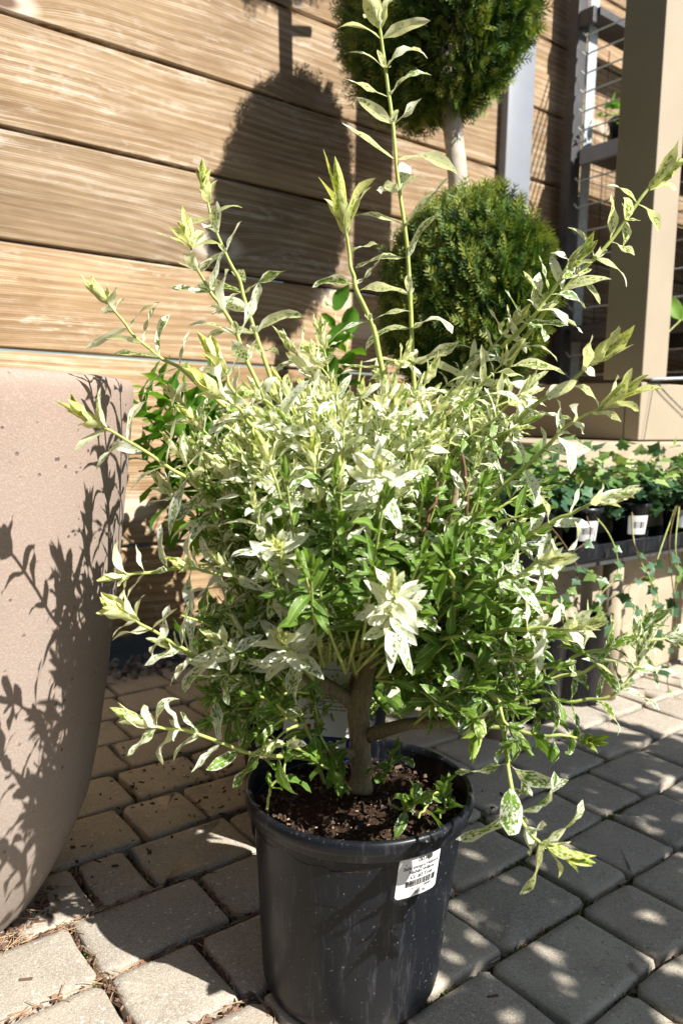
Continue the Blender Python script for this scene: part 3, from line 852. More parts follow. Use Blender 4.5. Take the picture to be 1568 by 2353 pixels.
S((1080, 1370, .70), (1160, 1330, .67), (1220, 1300, .64), (1255, 1288, .625), L=.040, sp=.024, v0=.2, v1=.98, bud=1.0, yel=.3, start=.1)
S((1060, 1480, .72), (1150, 1450, .69), (1230, 1448, .67), (1300, 1442, .65), (1320, 1440, .645), L=.042, sp=.025, v0=.1, v1=.98, bud=1.0, yel=.35)
S((1130, 1640, .76), (1230, 1580, .75), (1330, 1510, .74), (1420, 1480, .735), (1500, 1470, .73), (1545, 1468, .73), L=.044, sp=.033, v0=.25, v1=.75, planar=True, bud=.9, yel=.1)
S((1120, 1640, .75), (1240, 1612, .74), (1330, 1612, .73), (1400, 1592, .72), (1455, 1545, .715), (1470, 1500, .71), L=.045, sp=.032, v0=.2, v1=.7, planar=True, bud=.9, yel=.1)
S((1150, 1620, .74), (1240, 1570, .73), (1330, 1540, .725), (1400, 1500, .72), (1480, 1440, .715), L=.044, sp=.030, v0=.15, v1=.6, bud=.9, yel=.1)
S((1110, 1670, .74), (1190, 1675, .73), (1270, 1690, .72), (1335, 1702, .715), (1350, 1704, .71), L=.034, sp=.024, v0=.05, v1=.45, planar=True, bud=.9, yel=.8, wl=.32)
S((1120, 1620, .71), (1155, 1680, .69), (1165, 1760, .675), (1185, 1840, .66), (1205, 1900, .65), (1250, 1945, .642), (1275, 1952, .64), L=.052, sp=.0235, v0=.1, v1=.85, planar=False, start=.05, bud=.85, yel=1.0, wl=.34)
S((1090, 1500, .71), (1100, 1560, .70), (1102, 1630, .69), (1098, 1675, .68), L=.040, sp=.026, v0=.05, v1=.5, bud=1.0, yel=.8, wl=.33)
S((1060, 1560, .72), (1120, 1590, .70), (1150, 1640, .69), (1185, 1690, .685), L=.036, sp=.025, v0=.05, v1=.45, bud=.9, yel=.3, wl=.32)
# rosettes facing the viewer
S((860, 1230, .74), (868, 1150, .67), (872, 1090, .61), (872, 1075, .595), L=.033, sp=.0085, v0=.65, v1=.98, bud=.8, yel=.35, start=.45, spread=1.12, wl=.29)
S((890, 1500, .73), (900, 1430, .66), (902, 1375, .61), (902, 1350, .60), L=.036, sp=.0085, v0=.55, v1=.98, bud=.85, yel=.5, start=.45, spread=1.1, wl=.29)
S((700, 1400, .74), (665, 1330, .68), (645, 1280, .64), (640, 1262, .63), L=.038, sp=.012, v0=.5, v1=.98, bud=.9, yel=.6, start=.4, wl=.30)
S((720, 1400, .73), (705, 1350, .67), (700, 1322, .65), L=.038, sp=.018, v0=.4, v1=.95, bud=.8, yel=.75, start=.4, wl=.30)
S((720, 1560, .76), (690, 1520, .71), (655, 1490, .67), (648, 1475, .66), L=.040, sp=.012, v0=.5, v1=.98, bud=.9, yel=.4, start=.4, wl=.30)
S((600, 1540, .74), (555, 1510, .70), (520, 1485, .68), (505, 1470, .675), L=.036, sp=.020, v0=.35, v1=.97, bud=.9, yel=.45, start=.35, wl=.30)
S((650, 1500, .74), (600, 1470, .72), (560, 1450, .705), (548, 1442, .70), L=.030, sp=.020, v0=.35, v1=.95, bud=.9, yel=.6, start=.35)
S((570, 1340, .70), (530, 1310, .68), (505, 1290, .67), L=.030, sp=.02, v0=.5, v1=.98, bud=.8, yel=.6, start=.3)
S((1050, 1400, .70), (1035, 1330, .66), (1030, 1290, .64), L=.045, sp=.024, v0=.0, v1=.15, bud=.9, yel=.05, wl=.36)
# upright tips along the top
TOP = [(740, 760, .83), (722, 800, .80), (668, 775, .82), (928, 800, .80), (985, 840, .80), (1075, 825, .88), (870, 855, .82), (740, 860, .88), (800, 930, .86), (880, 890, .76), (960, 880, .78), (1035, 905, .8),
       (1010, 960, .86), (700, 900, .78), (650, 870, .8), (760, 960, .75), (840, 960, .74), (920, 940, .72), (600, 890, .78), (560, 990, .72), (1120, 940, .84), (690, 960, .70), (450, 950, .74), (405, 890, .80), (400, 1010, .70),
       (380, 1100, .74), (1180, 720, .86), (1210, 870, .76), (1165, 800, .80), (1000, 1000, .74), (460, 1040, .72), (820, 1010, .70), (720, 1030, .68), (610, 1020, .66), (520, 1060, .68), (780, 1080, .66), (950, 1060, .68)]
for (x, y, d) in TOP:
    bx = 800 + (x - 800) * 0.55 + rng.normal(0, 25); by = y + (230 + rng.random() * 120); bd = d + (0.82 - d) * 0.4
    S((bx, by, bd), (bx * .45 + x * .55 + rng.normal(0, 12), y + 110, d + .005), (x, y + 22, d), L=rng.uniform(.026, .038), sp=.0175, v0=.72, v1=.99, bud=1.0, yel=rng.uniform(.3, .8), start=.2, n=14, r0=.0018, r1=.0009, wl=.25)
# suckers at the foot, in the pot
S((745, 1800, .815), (720, 1720, .80), (690, 1640, .79), (640, 1560, .78), (600, 1500, .77), L=.026, sp=.028, v0=.0, v1=.35, bud=.8, yel=.3, wl=.45, r0=.002, r1=.0012)
S((800, 1825, .81), (775, 1770, .80), (740, 1690, .79), (720, 1600, .785), L=.026, sp=.026, v0=.0, v1=.3, bud=.7, yel=.2, wl=.45, r0=.0018, r1=.001)
S((805, 1815, .81), (760, 1770, .78), (725, 1745, .76), (715, 1740, .755), L=.026, sp=.02, v0=.0, v1=.15, bud=.9, yel=.3, wl=.45, r0=.0016)
S((612, 1860, .765), (622, 1820, .762), (648, 1770, .76), (665, 1720, .76), L=.026, sp=.022, v0=.0, v1=.2, bud=.8, yel=.3, wl=.42, r0=.0016)
S((880, 1800, .79), (895, 1760, .785), (905, 1725, .785), L=.026, sp=.02, v0=.05, v1=.25, bud=.9, yel=.2, wl=.42, r0=.0014)
S((900, 1850, .77), (930, 1865, .75), (945, 1850, .735), (940, 1840, .73), L=.030, sp=.014, v0=.05, v1=.25, bud=1.0, yel=.3, wl=.4, start=.4, r0=.0014)
S((960, 1880, .76), (985, 1840, .765), (1015, 1810, .77), L=.028, sp=.018, v0=.0, v1=.15, bud=.9, yel=.1, wl=.4, r0=.0013)
S((1010, 1880, .765), (1020, 1850, .77), (1028, 1815, .775), L=.026, sp=.016, v0=.0, v1=.12, bud=.9, yel=.05, wl=.4, r0=.0013)
NSPEC = len(SHOOTS)

# --- fill of the crown
OPEN = True
cc = px(790, 1180, .80)
cnt = 0; tries = 0
while cnt < 165 and tries < 4000:
    tries += 1
    u = rng.normal(0, 1, 3); u /= np.linalg.norm(u); rr = rng.uniform(.25, 1) ** .6
    tip = cc + u * rr * np.array([.225, .205, .175]) + Z * -.02
    x, y, z = project(tip)
    if not (330 < x < 1290 and 900 < y < 1720): continue
    if 620 < x < 960 and y > 1420: continue
    if x < 520 and y > 1120 + 0.2 * (x - 330): continue
    if y > 1520 and x < 560 and rng.random() < .5: continue
    base = cc + np.array([0, 0, -.14]) + (tip - cc) * np.array([.35, .35, .1]) + rng.normal(0, .012, 3)
    upper = np.clip((1130 - y) / 150, 0, 1)
    outer = np.clip((rr - .55) / .4, 0, 1)
    v1 = np.clip(.12 + .75 * upper + rng.normal(0, .12), 0, .98); v0 = v1 * .45 * (0.3 + upper)
    if upper < .5 and rng.random() < .16: v1 = .95
    mid = base * .45 + tip * .55 + u * .015 * np.array([1, 1, 0])
    shoot([base, mid, tip], r0=.0019, r1=.0009, L=rng.uniform(.022, .036), sp=.0185, v0=v0, v1=v1, bud=.9, start=.22, yel=.15 + .35 * v1, n=12, detail=False, wl=.29)
    cnt += 1

for (x0, x1, y0, y1, d0, d1, N, va, LL) in ((1010, 1290, 1380, 1650, .66, .80, 40, (.0, .4), .029), (460, 640, 1500, 1720, .69, .80, 30, (.0, .35), .026),
                                        (560, 1180, 1130, 1350, .60, .74, 32, (.05, .45), .028), (980, 1240, 1040, 1400, .68, .84, 26, (.05, .5), .030), (980, 1200, 880, 1040, .70, .84, 20, (.5, .95), .030), (440, 740, 930, 1090, .66, .8, 28, (.75, .99), .030), (480, 760, 1100, 1300, .66, .8, 16, (.1, .6), .028), (560, 1000, 880, 1060, .66, .84, 36, (.8, .99), .029), (560, 770, 1450, 1640, .92, 1.08, 34, (0, .3), .032), (690, 930, 1380, 1600, .97, 1.12, 60, (0, .3), .034), (560, 700, 1300, 1560, .95, 1.15, 40, (0, .3), .034), (410, 600, 1380, 1570, .68, .76, 14, (.3, .95), .030)):  # deepest boxes are rear leaves added to shade the paving behind
    for _ in range(N):
        x, y, d = rng.uniform(x0, x1), rng.uniform(y0, y1), rng.uniform(d0, d1)
        bx = 800 + (x - 800) * .55; by = y + (60 if y > 1380 else 130) + rng.normal(0, 30) - (y > 1600) * 90; bd = d * .5 + .81 * .5
        v1 = rng.uniform(*va); v1 = .92 if rng.random() < .13 else v1
        S((bx, by, bd), (bx * .4 + x * .6, (by * .4 + y * .6) - 12, d * .75 + bd * .25), (x, y, d), r0=.0018, r1=.0009, L=LL * rng.uniform(.8, 1.15), sp=.019, v0=v1 * (.35 if v1 < .7 else .75), v1=v1, bud=.9, start=.2, yel=.15 + .35 * v1, n=12, detail=False, wl=.29)

# --- write shoots and leaves: the 300 leaves that show largest are parts, the rest one mass
order = sorted(range(len(LEAVES)), key=lambda i: -LEAVES[i].size)
top = set(order[:300])
sobj = {}
lead = {LEAVES[i].shoot for i in top}
keep = sorted(range(len(SHOOTS)), key=lambda i: (i not in lead, not SHOOTS[i][2]))[:295]
keep = set(keep) | lead
rest = MB()
for i, (path, rad, det) in enumerate(SHOOTS):
    if i in keep:
        s = MB(); s.tube(path, rad, 6)
        sobj[i] = s.obj('shoot', M['stem'], shrub, smooth=True)
    else:
        rest.tube(path, rad, 5)
if rest.v:
    rest.obj('fine_shoots', M['stem'], shrub, smooth=True)['kind'] = 'stuff'
V, Fc, LCv, LVv = [], [], [], []
nv = 0
for i, q in enumerate(LEAVES):
    if i in top:
        mesh_obj('leaf', q.P, LF, M['leaf'], sobj[q.shoot], smooth=True, attrs={'lc': ('FLOAT_VECTOR', q.lc), 'lv': ('FLOAT_COLOR', q.lv)})
    else:
        V.append(q.P); Fc.append(LF + nv); LCv.append(q.lc); LVv.append(q.lv); nv += len(q.P)
o = mesh_obj('foliage', np.vstack(V), np.vstack(Fc), M['leaf'], shrub, smooth=True,
             attrs={'lc': ('FLOAT_VECTOR', np.vstack(LCv)), 'lv': ('FLOAT_COLOR', np.vstack(LVv))})
o['kind'] = 'stuff'

# ------------------------------------------------------------------ black pot, soil, sticker
POTC = np.array([0.0193, 0.79, 0.001])
ax = unit(np.array([0.026, 0.0, 1.0]))
pot = thing('nursery_pot', 'black plastic nursery pot with a white barcode sticker on its side', 'pot', POTC)
prof = [(0.0, 0.004), (0.07, 0.003), (0.086, 0.0), (0.0925, 0.003), (0.0955, 0.010), (0.0975, 0.022), (0.1005, 0.06), (0.1045, 0.11), (0.1085, 0.16), (0.1115, 0.198), (0.1118, 0.2005), (0.1185, 0.2015),
        (0.1198, 0.2035), (0.1200, 0.2085), (0.1215, 0.2105), (0.1228, 0.2135), (0.1232, 0.2175), (0.1222, 0.2215), (0.1200, 0.2235), (0.1172, 0.2235), (0.1150, 0.2210), (0.1138, 0.216), (0.1115, 0.19), (0.1085, 0.15)]
s = MB(); s.lathe(POTC, prof, 128, ax); s.obj('pot_body', M['black'], pot, smooth=True)
# soil surface
n_r, n_a = 26, 90; vs, fs = [POTC + ax * 0.199], []
for i in range(1, n_r + 1):
    r = 0.1118 * i / n_r
    for k in range(n_a):
        q = 2 * math.pi * k / n_a
        p = POTC + ax * 0.196 + r * np.array([math.cos(q), math.sin(q), 0])
        h = 0.005 * mnoise.noise(Vector(p * 38)) + 0.004 * mnoise.noise(Vector(p * 120)) + 0.0025 * mnoise.noise(Vector(p * 260)) + 0.010 * math.exp(-(r / 0.03) ** 2) - 0.006 * (r / 0.11) ** 4
        vs.append(p + ax * h)
fs = [[0, 1 + k, 1 + (k + 1) % n_a] for k in range(n_a)]
fs += [[1 + i * n_a + k, 1 + (i + 1) * n_a + k, 1 + (i + 1) * n_a + (k + 1) % n_a, 1 + i * n_a + (k + 1) % n_a] for i in range(n_r - 1) for k in range(n_a)]
soil = mesh_obj('soil', vs, fs, M['soil'], pot, smooth=True)
items = []
for _ in range(1300):
    q = random.random() * 6.28; r = 0.110 * math.sqrt(random.random())
    p = POTC + ax * (0.199 + 0.010 * math.exp(-(r / 0.03) ** 2)) + r * np.array([math.cos(q), math.sin(q), 0]) + Z * random.uniform(-0.003, 0.003)
    big = random.random() < 0.12
    sz = random.uniform(0.002, 0.0045) if big else random.uniform(0.0008, 0.0022)
    items.append((p, np.array([random.gauss(0, 1), random.gauss(0, 1), random.gauss(0, 0.5)]), sz, sz * random.uniform(1, 2.6), sz * 0.8, random.choice((0.0, 0.0, 0.05, 0.1, 0.2, 0.3, 0.85 if not big else 0.2))))
vs, fs, cv = [], [], []
o = bits('mulch_bits', items, M['litter'])
o.parent = pot; o.location = -Vector(POTC); o['_o'] = [0, 0, 0]


def on_pot(az, z, off=0.0006):
    """az in radians from straight towards the camera side, z up the pot"""
    r = np.interp(z, [p[1] for p in prof[4:10]], [p[0] for p in prof[4:10]]) + off
    return POTC + ax * z + r * np.array([math.sin(az), -math.cos(az), 0])


AZ0, AZ1, ZL0, ZL1 = math.radians(18.8), math.radians(44.6), 0.1555, 0.1985
SKEW = 0.0  # sticker sits square on the pot


def sticker(u, v, off):
    # u 0..1 across, v 0..1 up; slight tilt of the sticker
    az = AZ0 + (AZ1 - AZ0) * u + math.radians(0.8) * (v - 0.5); z = ZL0 + (ZL1 - ZL0) * v
    return on_pot(az, z, off)


def patch(name, u0, u1, v0, v1, mat, parent, off, nu=10, nv_=6, rnd=0.0):
    us = np.linspace(u0, u1, nu + 1); vv = np.linspace(v0, v1, nv_ + 1)
    vs = []
    for v in vv:
        for u in us:
            uu, v2 = u, v
            if rnd:
                # rounded corners: pull the outermost columns in near the ends
                e = min(v - v0, v1 - v) / rnd
                if e < 1: 
                    inset = rnd * 0.8 * (1 - math.sqrt(max(0, 1 - (1 - e) ** 2)))
                    uu = u0 + inset + (u - u0) * (1 - 2 * inset / (u1 - u0))
            vs.append(sticker(uu, v2, off))
    fs = [[j * (nu + 1) + i, j * (nu + 1) + i + 1, (j + 1) * (nu + 1) + i + 1, (j + 1) * (nu + 1) + i] for j in range(nv_) for i in range(nu)]
    return mesh_obj(name, vs, fs, mat, parent, smooth=True)


st = patch('barcode_sticker', 0, 1, 0, 1, M['label'], pot, 0.0012, 12, 24, 0.09)


def text_mesh(body, size, bold=0.0):
    cu = bpy.data.curves.new('t', 'FONT'); cu.body = body; cu.size = size; cu.offset = bold
    ob = bpy.data.objects.new('t', cu); COL.objects.link(ob)
    bpy.context.view_layer.update()
    dg = bpy.context.evaluated_depsgraph_get()
    me = bpy.data.meshes.new_from_object(ob.evaluated_get(dg))
    v = np.array([q.co[:] for q in me.vertices]); f = [list(p.vertices) for p in me.polygons]
    bpy.data.objects.remove(ob); bpy.data.curves.remove(cu); bpy.data.meshes.remove(me)
    return v, f


ASP = (0.0495) / (ZL1 - ZL0)   # width over height of the sticker


def print_text(body, u, v, size, mat='ink', bold=0.012, name='print', center=True):
    tv, tf = text_mesh(body, 1.0, bold)
    w = tv[:, 0].max() - tv[:, 0].min()
    x = (tv[:, 0] - (tv[:, 0].min() + (w / 2 if center else 0))) * size / ASP; y = tv[:, 1] * size
    mesh_obj(name, [sticker(u + a, v + b, 0.0015) for a, b in zip(x, y)], tf, M[mat], st)


print_text('00302', 0.60, 0.845, 0.155)
print_text('$', 0.16, 0.81, 0.07)
print_text('Salix integra Hakura', 0.53, 0.70, 0.118)
print_text('Nishiki Willow', 0.56, 0.585, 0.118)
print_text('Ct  #2 True', 0.56, 0.46, 0.125, bold=0.02)
print_text('26535', 0.42, 0.175, 0.085, 'greyink')
print_text('00302', 0.74, 0.185, 0.085)
print_text('7', 0.17, 0.20, 0.085, 'greyink')
print_text('20 / 26', 0.56, 0.055, 0.11)
print_text('-- - ---', 0.84, 0.065, 0.06, 'greyink')
for j in range(3):
    print_text('-- --- -- ---', 0.06, 0.14 - 0.045 * j, 0.06, 'ink', center=False)
x = 0.20
while x < 0.90:
    w = random.choice((0.008, 0.008, 0.016, 0.024)); 
    patch('bar', x, x + w, 0.26, 0.42, M['ink'], st, 0.0015, 1, 1)
    x += w + random.choice((0.008, 0.012, 0.018))

# ------------------------------------------------------------------ care card behind the trunk and small hang tag
def card(name, label, cat, pts4, mat, thick=0.0006):
    """pts4: bottom-left, bottom-right, top-right, top-left corners in the world"""
    p = [np.asarray(q) for q in pts4]; nrm = unit(np.cross(p[1] - p[0], p[3] - p[0]))
    root = thing(name, label, cat, p[0])
    vs = p + [q - nrm * thick for q in p]
    mesh_obj('card', vs, [[0, 1, 2, 3], [7, 6, 5, 4], [0, 4, 5, 1], [1, 5, 6, 2], [2, 6, 7, 3], [3, 7, 4, 0]], M[mat], root)

    def q(u, v, off=0.0006):
        return (p[0] * (1 - u) + p[1] * u) * (1 - v) + (p[3] * (1 - u) + p[2] * u) * v + nrm * off
    return root, q


root, q = card('care_card', 'white plant care card with lines of print and navy foot behind the trunk', 'plant tag',
               [px(640, 1740, .90), px(800, 1752, .90), px(822, 1432, .93), px(690, 1420, .93)], 'card')


def rect(name, q, u0, u1, v0, v1, mat, root, off=0.0006):
    mesh_obj(name, [q(u0, v0, off), q(u1, v0, off), q(u1, v1, off), q(u0, v1, off)], [[0, 1, 2, 3]], M[mat], root)


rect('navy_band', q, 0.0, 1.0, 0.0, 0.17, 'navy', root, 0.0008)
rect('white_mark', q, 0.80, 0.94, 0.04, 0.15, 'label', root, 0.0011)
rect('red_mark', q, 0.30, 0.40, 0.18, 0.25, 'red', root)
for v0, nn in ((0.80, 3), (0.64, 1), (0.46, 3), (0.38, 2)):
    for j in range(nn):
        u = 0.42 if v0 > .6 else 0.30
        while u < 0.93:
            w = random.uniform(0.03, 0.11); rect('print_word', q, u, min(u + w, 0.95), v0 - j * 0.025, v0 - j * 0.025 + 0.010, 'greyink', root); u += w + 0.018
s = MB(); c0 = q(0.58, 0.93, 0.0012); ex = unit(q(1, 1) - q(0, 1)); ey = unit(q(0, 1) - q(0, 0))
s.tube([c0 + 0.0035 * (ex * math.cos(t) + ey * math.sin(t)) for t in np.linspace(0, 6.28, 17)], 0.0008, 5); s.obj('hole_ring', M['greyink'], root)
root, q = card('hang_tag', 'small plain white tag hanging at the right of the trunk', 'tag',
               [px(941, 1611, .77), px(985, 1609, .77), px(986, 1572, .775), px(944, 1578, .775)], 'label')
s = MB(); s.tube([q(.5, .95), px(955, 1530, .78), px(960, 1480, .785)], 0.0006, 4); s.obj('tag_strap', M['label'], root)

# ------------------------------------------------------------------ arborvitae pom-pom topiary
def spray_ball(c, r3, n, seed, bottom_open=False):
    g = np.random.default_rng(seed)
    u = g.normal(0, 1, (n, 3)); u /= np.linalg.norm(u, axis=1)[:, None]
    lump = np.array([1 + 0.10 * mnoise.noise(Vector(q * 2.6) + Vector((seed, 0, 0))) + 0.11 * mnoise.noise(Vector(q * 6.5) + Vector((seed, 0, 0))) for q in u])
    rr = np.where(g.random(n) < 0.72, g.uniform(0.84, 1.02, n), g.uniform(0.5, 0.86, n)) * lump
    P = c + (u * rr[:, None] * np.asarray(r3)) @ np.array([A, B, Z])
    d = u * 0.75 + np.array([0, 0, 0.55]) + g.normal(0, 0.33, (n, 3)); d /= np.linalg.norm(d, axis=1)[:, None]
    nn = np.cross(d, Z + g.normal(0, 0.5, (n, 3))); nn /= np.linalg.norm(nn, axis=1)[:, None]   # flat spray normal
    sd = np.cross(nn, d)
    L = g.uniform(0.018, 0.050, n)
    tint = np.clip(g.normal(0.42, 0.20, n) + 0.22 * (lump - 1) / 0.08 + 0.30 * (rr / lump > 0.97), 0, 1)  # sunlit tips and shaded hollows put into the spray colour
    # blades: position along spray, side, angle
    BLD = [(0.0, 0, 1.0), (0.15, 1, .5), (0.15, -1, .5), (0.4, 1, .45), (0.4, -1, .45), (0.66, 1, .32), (0.66, -1, .32)]
    vs, cv = [], []
    for t, sg, ln in BLD:
        bd = d * math.cos(0.75 * sg) + sd * math.sin(0.75 * sg); bn = np.cross(nn, bd)
        b0 = P + d * (L * t)[:, None]; l = (L * ln)[:, None]; w = 0.0014 * g.uniform(0.8, 1.4, n)[:, None]
        vs.append(np.stack([b0, b0 + bd * l * .45 + bn * w, b0 + bd * l, b0 + bd * l * .45 - bn * w], 1))
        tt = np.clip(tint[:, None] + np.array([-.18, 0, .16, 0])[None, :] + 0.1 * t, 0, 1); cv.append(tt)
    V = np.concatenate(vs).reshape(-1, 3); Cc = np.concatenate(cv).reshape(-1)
    F_ = np.arange(len(V)).reshape(-1, 4)
    return V, F_, np.stack([Cc, Cc, Cc, np.ones_like(Cc)], 1)


topi = thing('topiary_tree', 'dark green arborvitae topiary of clipped balls on a pale trunk by the wall', 'topiary', np.array([0.275, 1.985, 0]))
C1 = px(1002, 30, 1.78)
BALLS = [(C1, (.183, .25, .235), 14000, 3), (px(1064, 690, 1.78), (.155, .205, .218), 14000, 5), (C1 + Z * .77 - CR * .035, (.19, .22, .2), 7000, 8)]
for c, r3, n, sd in BALLS:
    v, f, cvv = spray_ball(c, r3, n, sd)
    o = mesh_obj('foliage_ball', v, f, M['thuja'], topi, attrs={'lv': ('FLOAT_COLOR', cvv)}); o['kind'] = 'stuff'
    # inner twigs
    s = MB()
    g2 = np.random.default_rng(sd + 50)
    for _ in range(70):
        u = unit(g2.normal(0, 1, 3) + np.array([0, 0, .3]))
        u3 = (u * np.asarray(r3)) @ np.array([A, B, Z]); s.tube([c - Z * 0.10 + u * 0.01, c + u3 * .5, c + u3 * .86], [.004, .003, .0012], 4, False)
    s.obj('inner_twigs', M['twig'], topi)
T_ = [px(1128, 1120, 1.775), px(1112, 950, 1.775), px(1085, 700, 1.78), px(1052, 420, 1.78), px(1040, 300, 1.78), px(1010, 0, 1.78), C1 + Z * .77 - CR * .035]
TB = px(1140, 1250, 1.775) * np.array([1, 1, 0])
T_ = [TB + Z * .24] + T_
P = spline(T_, 40); s = MB(); s.tube(P, np.linspace(.030, .019, 40) * (1 + .05 * np.sin(np.arange(40) * 2.1)), 12); s.obj('trunk', M['palebark'], topi, smooth=True)
s = MB(); q_ = C1 + Z * .44 - CR * .02; s.tube([q_, q_ + A * .05 + Z * .012, q_ + A * .085 + Z * .02], .011, 8); s.obj('branch_stub', M['palebark'], topi)
tp = thing('topiary_pot', 'black plastic pot under the clipped topiary tree', 'pot', TB)
s = MB(); s.lathe(TB, [(0, 0.0), (.115, .0), (.12, .01), (.145, .27), (.153, .275), (.155, .30), (.148, .302), (.142, .26), (0, .25)], 48); s.obj('pot_body', M['black'], tp, smooth=True)

# ------------------------------------------------------------------ green leafy bush behind the shrub
bush = thing('green_bush', 'bright green broad leaved bush between the planter and the speckled shrub', 'bush', np.array([-0.03, 1.28, 0]))
s = MB(); s.lathe(np.array([-0.03, 1.28, 0]), [(0, 0), (.10, 0), (.105, .01), (.125, .23), (.133, .235), (.134, .255), (.127, .256), (.122, .22), (0, .215)], 40)
s.obj('bush_pot', M['black'], bush, smooth=True)
gb = np.random.default_rng(4)
OV = leaf_local(1.0, .58, .5, .1, .3, .05, 0.4, 6, 4)
OF = leaf_faces(6, 4)
bm_leaves = []
for j in range(6):
    P_, _, mar = leaf_local(1.0, gb.uniform(.45, .62), gb.uniform(.2, .9), gb.normal(0, .25), gb.uniform(.1, .4), .06, gb.random() * 6, 6, 4)
    me = bpy.data.meshes.new('bush_leaf'); me.from_pydata(P_.tolist(), [], OF.tolist()); me.polygons.foreach_set('use_smooth', [True] * len(me.polygons))
    t = .15 + .14 * j
    at = me.attributes.new('lv', 'FLOAT_COLOR', 'POINT'); at.data.foreach_set('color', np.tile([t, t, t, 1], len(P_)).astype(np.float32))
    me.materials.append(M['bush']); bm_leaves.append(me)


def place_leaf(me, root, base, d, nrm, size, name='leaf'):
    d = unit(d); n = unit(nrm - d * (nrm @ d)); sd = np.cross(n, d)
    o = bpy.data.objects.new(name, me); COL.objects.link(o); o.parent = root
    b = np.asarray(base) - np.asarray(root['_o'])
    o.matrix_local = Matrix(((d[0] * size, sd[0] * size, n[0] * size, b[0]), (d[1] * size, sd[1] * size, n[1] * size, b[1]), (d[2] * size, sd[2] * size, n[2] * size, b[2]), (0, 0, 0, 1)))
    return o


tips = []
for (x, y, d) in ((375, 880, 1.28), (430, 900, 1.3), (325, 930, 1.25), (470, 920, 1.32), (385, 970, 1.24), (345, 1030, 1.27), (440, 1000, 1.26), (400, 1080, 1.27), (490, 940, 1.35), (350, 900, 1.30), (400, 930, 1.27), (455, 960, 1.33), (500, 1000, 1.35), (340, 960, 1.25), (370, 1010, 1.28), (420, 1040, 1.3), (340, 1060, 1.32), (480, 875, 1.42), (770, 715, 1.6), (800, 770, 1.58), (760, 800, 1.55), (830, 830, 1.6), (850, 880, 1.6),
                  (560, 900, 1.5), (620, 960, 1.5), (700, 880, 1.55), (420, 1130, 1.3), (360, 1120, 1.3), (500, 1130, 1.4), (660, 860, 1.6), (740, 900, 1.5), (410, 1000, 1.36), (330, 1010, 1.34), (590, 1010, 1.45)):
    tips.append(px(x, y, d))
for t in tips:
    b = np.array([-0.03, 1.28, .24]) + gb.normal(0, .03, 3) * np.array([1, 1, 0])
    mid = b * .45 + t * .55 + Z * .03
    P = spline([b, mid, t], 12); s = MB(); s.tube(P, np.linspace(.004, .0016, 12), 5); s.obj('stem', M['stem'], bush, smooth=True)
    for k in range(5, 12):
        T = unit(P[min(k + 1, 11)] - P[k - 1])
        e1 = unit(np.cross(T, np.array([.2, .3, 1]))); e2 = np.cross(T, e1)
        for sg in (1, -1):
            an = k * 1.57 + gb.normal(0, .3); pe = sg * (e1 * math.cos(an) + e2 * math.sin(an)); ph = math.radians(gb.uniform(40, 80) if k < 11 else gb.uniform(20, 45))
            d_ = T * math.cos(ph) + pe * math.sin(ph); nr = T * math.sin(ph) - pe * math.cos(ph) + Z * .5
            if len([c for c in bush.children]) < 320:
                place_leaf(random.choice(bm_leaves), bush, P[k], d_, nr, gb.uniform(.042, .07))

ev, ef, ec = [], [], []  # extra leaf mass added to shade the wall foot and the paving
for q_ in range(100):
    t = np.array([-.19 + gb.normal(0, .12), 1.73 + gb.normal(0, .035), gb.uniform(.34, .62)]) if q_ % 2 == 0 else np.array([.0 + gb.normal(0, .11), 1.18 + gb.normal(0, .09), gb.uniform(.26, .50)])
    b = np.array([-0.03, 1.28, .24]); P = spline([b, b * .5 + t * .5 + Z * .04, t], 10)
    s = MB(); s.tube(P, np.linspace(.0035, .0014, 10), 5); s.obj('stem', M['stem'], bush, smooth=True)
    for k in range(2, 10):
        T = unit(P[min(k + 1, 9)] - P[k - 1]); e1 = unit(np.cross(T, np.array([.2, .3, 1]))); e2 = np.cross(T, e1)
        for sg in (1, -1):
            an = k * 1.57; pe = sg * (e1 * math.cos(an) + e2 * math.sin(an)); ph = math.radians(gb.uniform(40, 80))
            d_ = unit(T * math.cos(ph) + pe * math.sin(ph)); nr = T * math.sin(ph) - pe * math.cos(ph) + Z * .5
            n_ = unit(nr - d_ * (nr @ d_)); sd_ = np.cross(n_, d_)
            P_, _, _ = leaf_local(gb.uniform(.05, .07), .035, .5, 0, .25, .05, 0.4, 6, 4)
            ef.append(OF + len(ev) * len(P_)); ev.append(P[k] + P_[:, :1] * d_ + P_[:, 1:2] * sd_ + P_[:, 2:3] * n_); ec += [gb.random()] * len(P_)
ec = np.array(ec); o = mesh_obj('foliage', np.vstack(ev), np.vstack(ef), M['bush'], bush, smooth=True, attrs={'lv': ('FLOAT_COLOR', np.stack([ec, ec, ec, np.ones_like(ec)], 1))}); o['kind'] = 'stuff'

# ------------------------------------------------------------------ ivy pots in a tray on a bench
bench = thing('display_bench', 'low display bench on round beige legs carrying the ivy tray', 'bench', ab(1.5, .92, 0))
s = MB(); s.box(ab(1.52, .958, .328), A, B, Z, .47, .040, .008, .002); s.obj('bench_top', M['darkmetal'], bench)
for a_ in (1.13, 1.50, 1.90):
    s = MB(); s.lathe(ab(a_, .96, 0), [(0, 0), (.022, 0), (.022, .32), (0, .32)], 20); s.obj('leg', M['concrete'], bench, smooth=True)
tray = MB()
tray.box(ab(1.52, .960, .342), A, B, Z, .46, .050, .004)
tray.box(ab(1.52, .911, .353), A, B, Z, .46, .003, .015, .001); tray.box(ab(1.52, 1.006, .353), A, B, Z, .46, .003, .015, .001)
tray.box(ab(1.062, .9585, .353), A, B, Z, .003, .044, .015, .001); tray.box(ab(1.978, .9585, .353), A, B, Z, .003, .044, .015, .001)
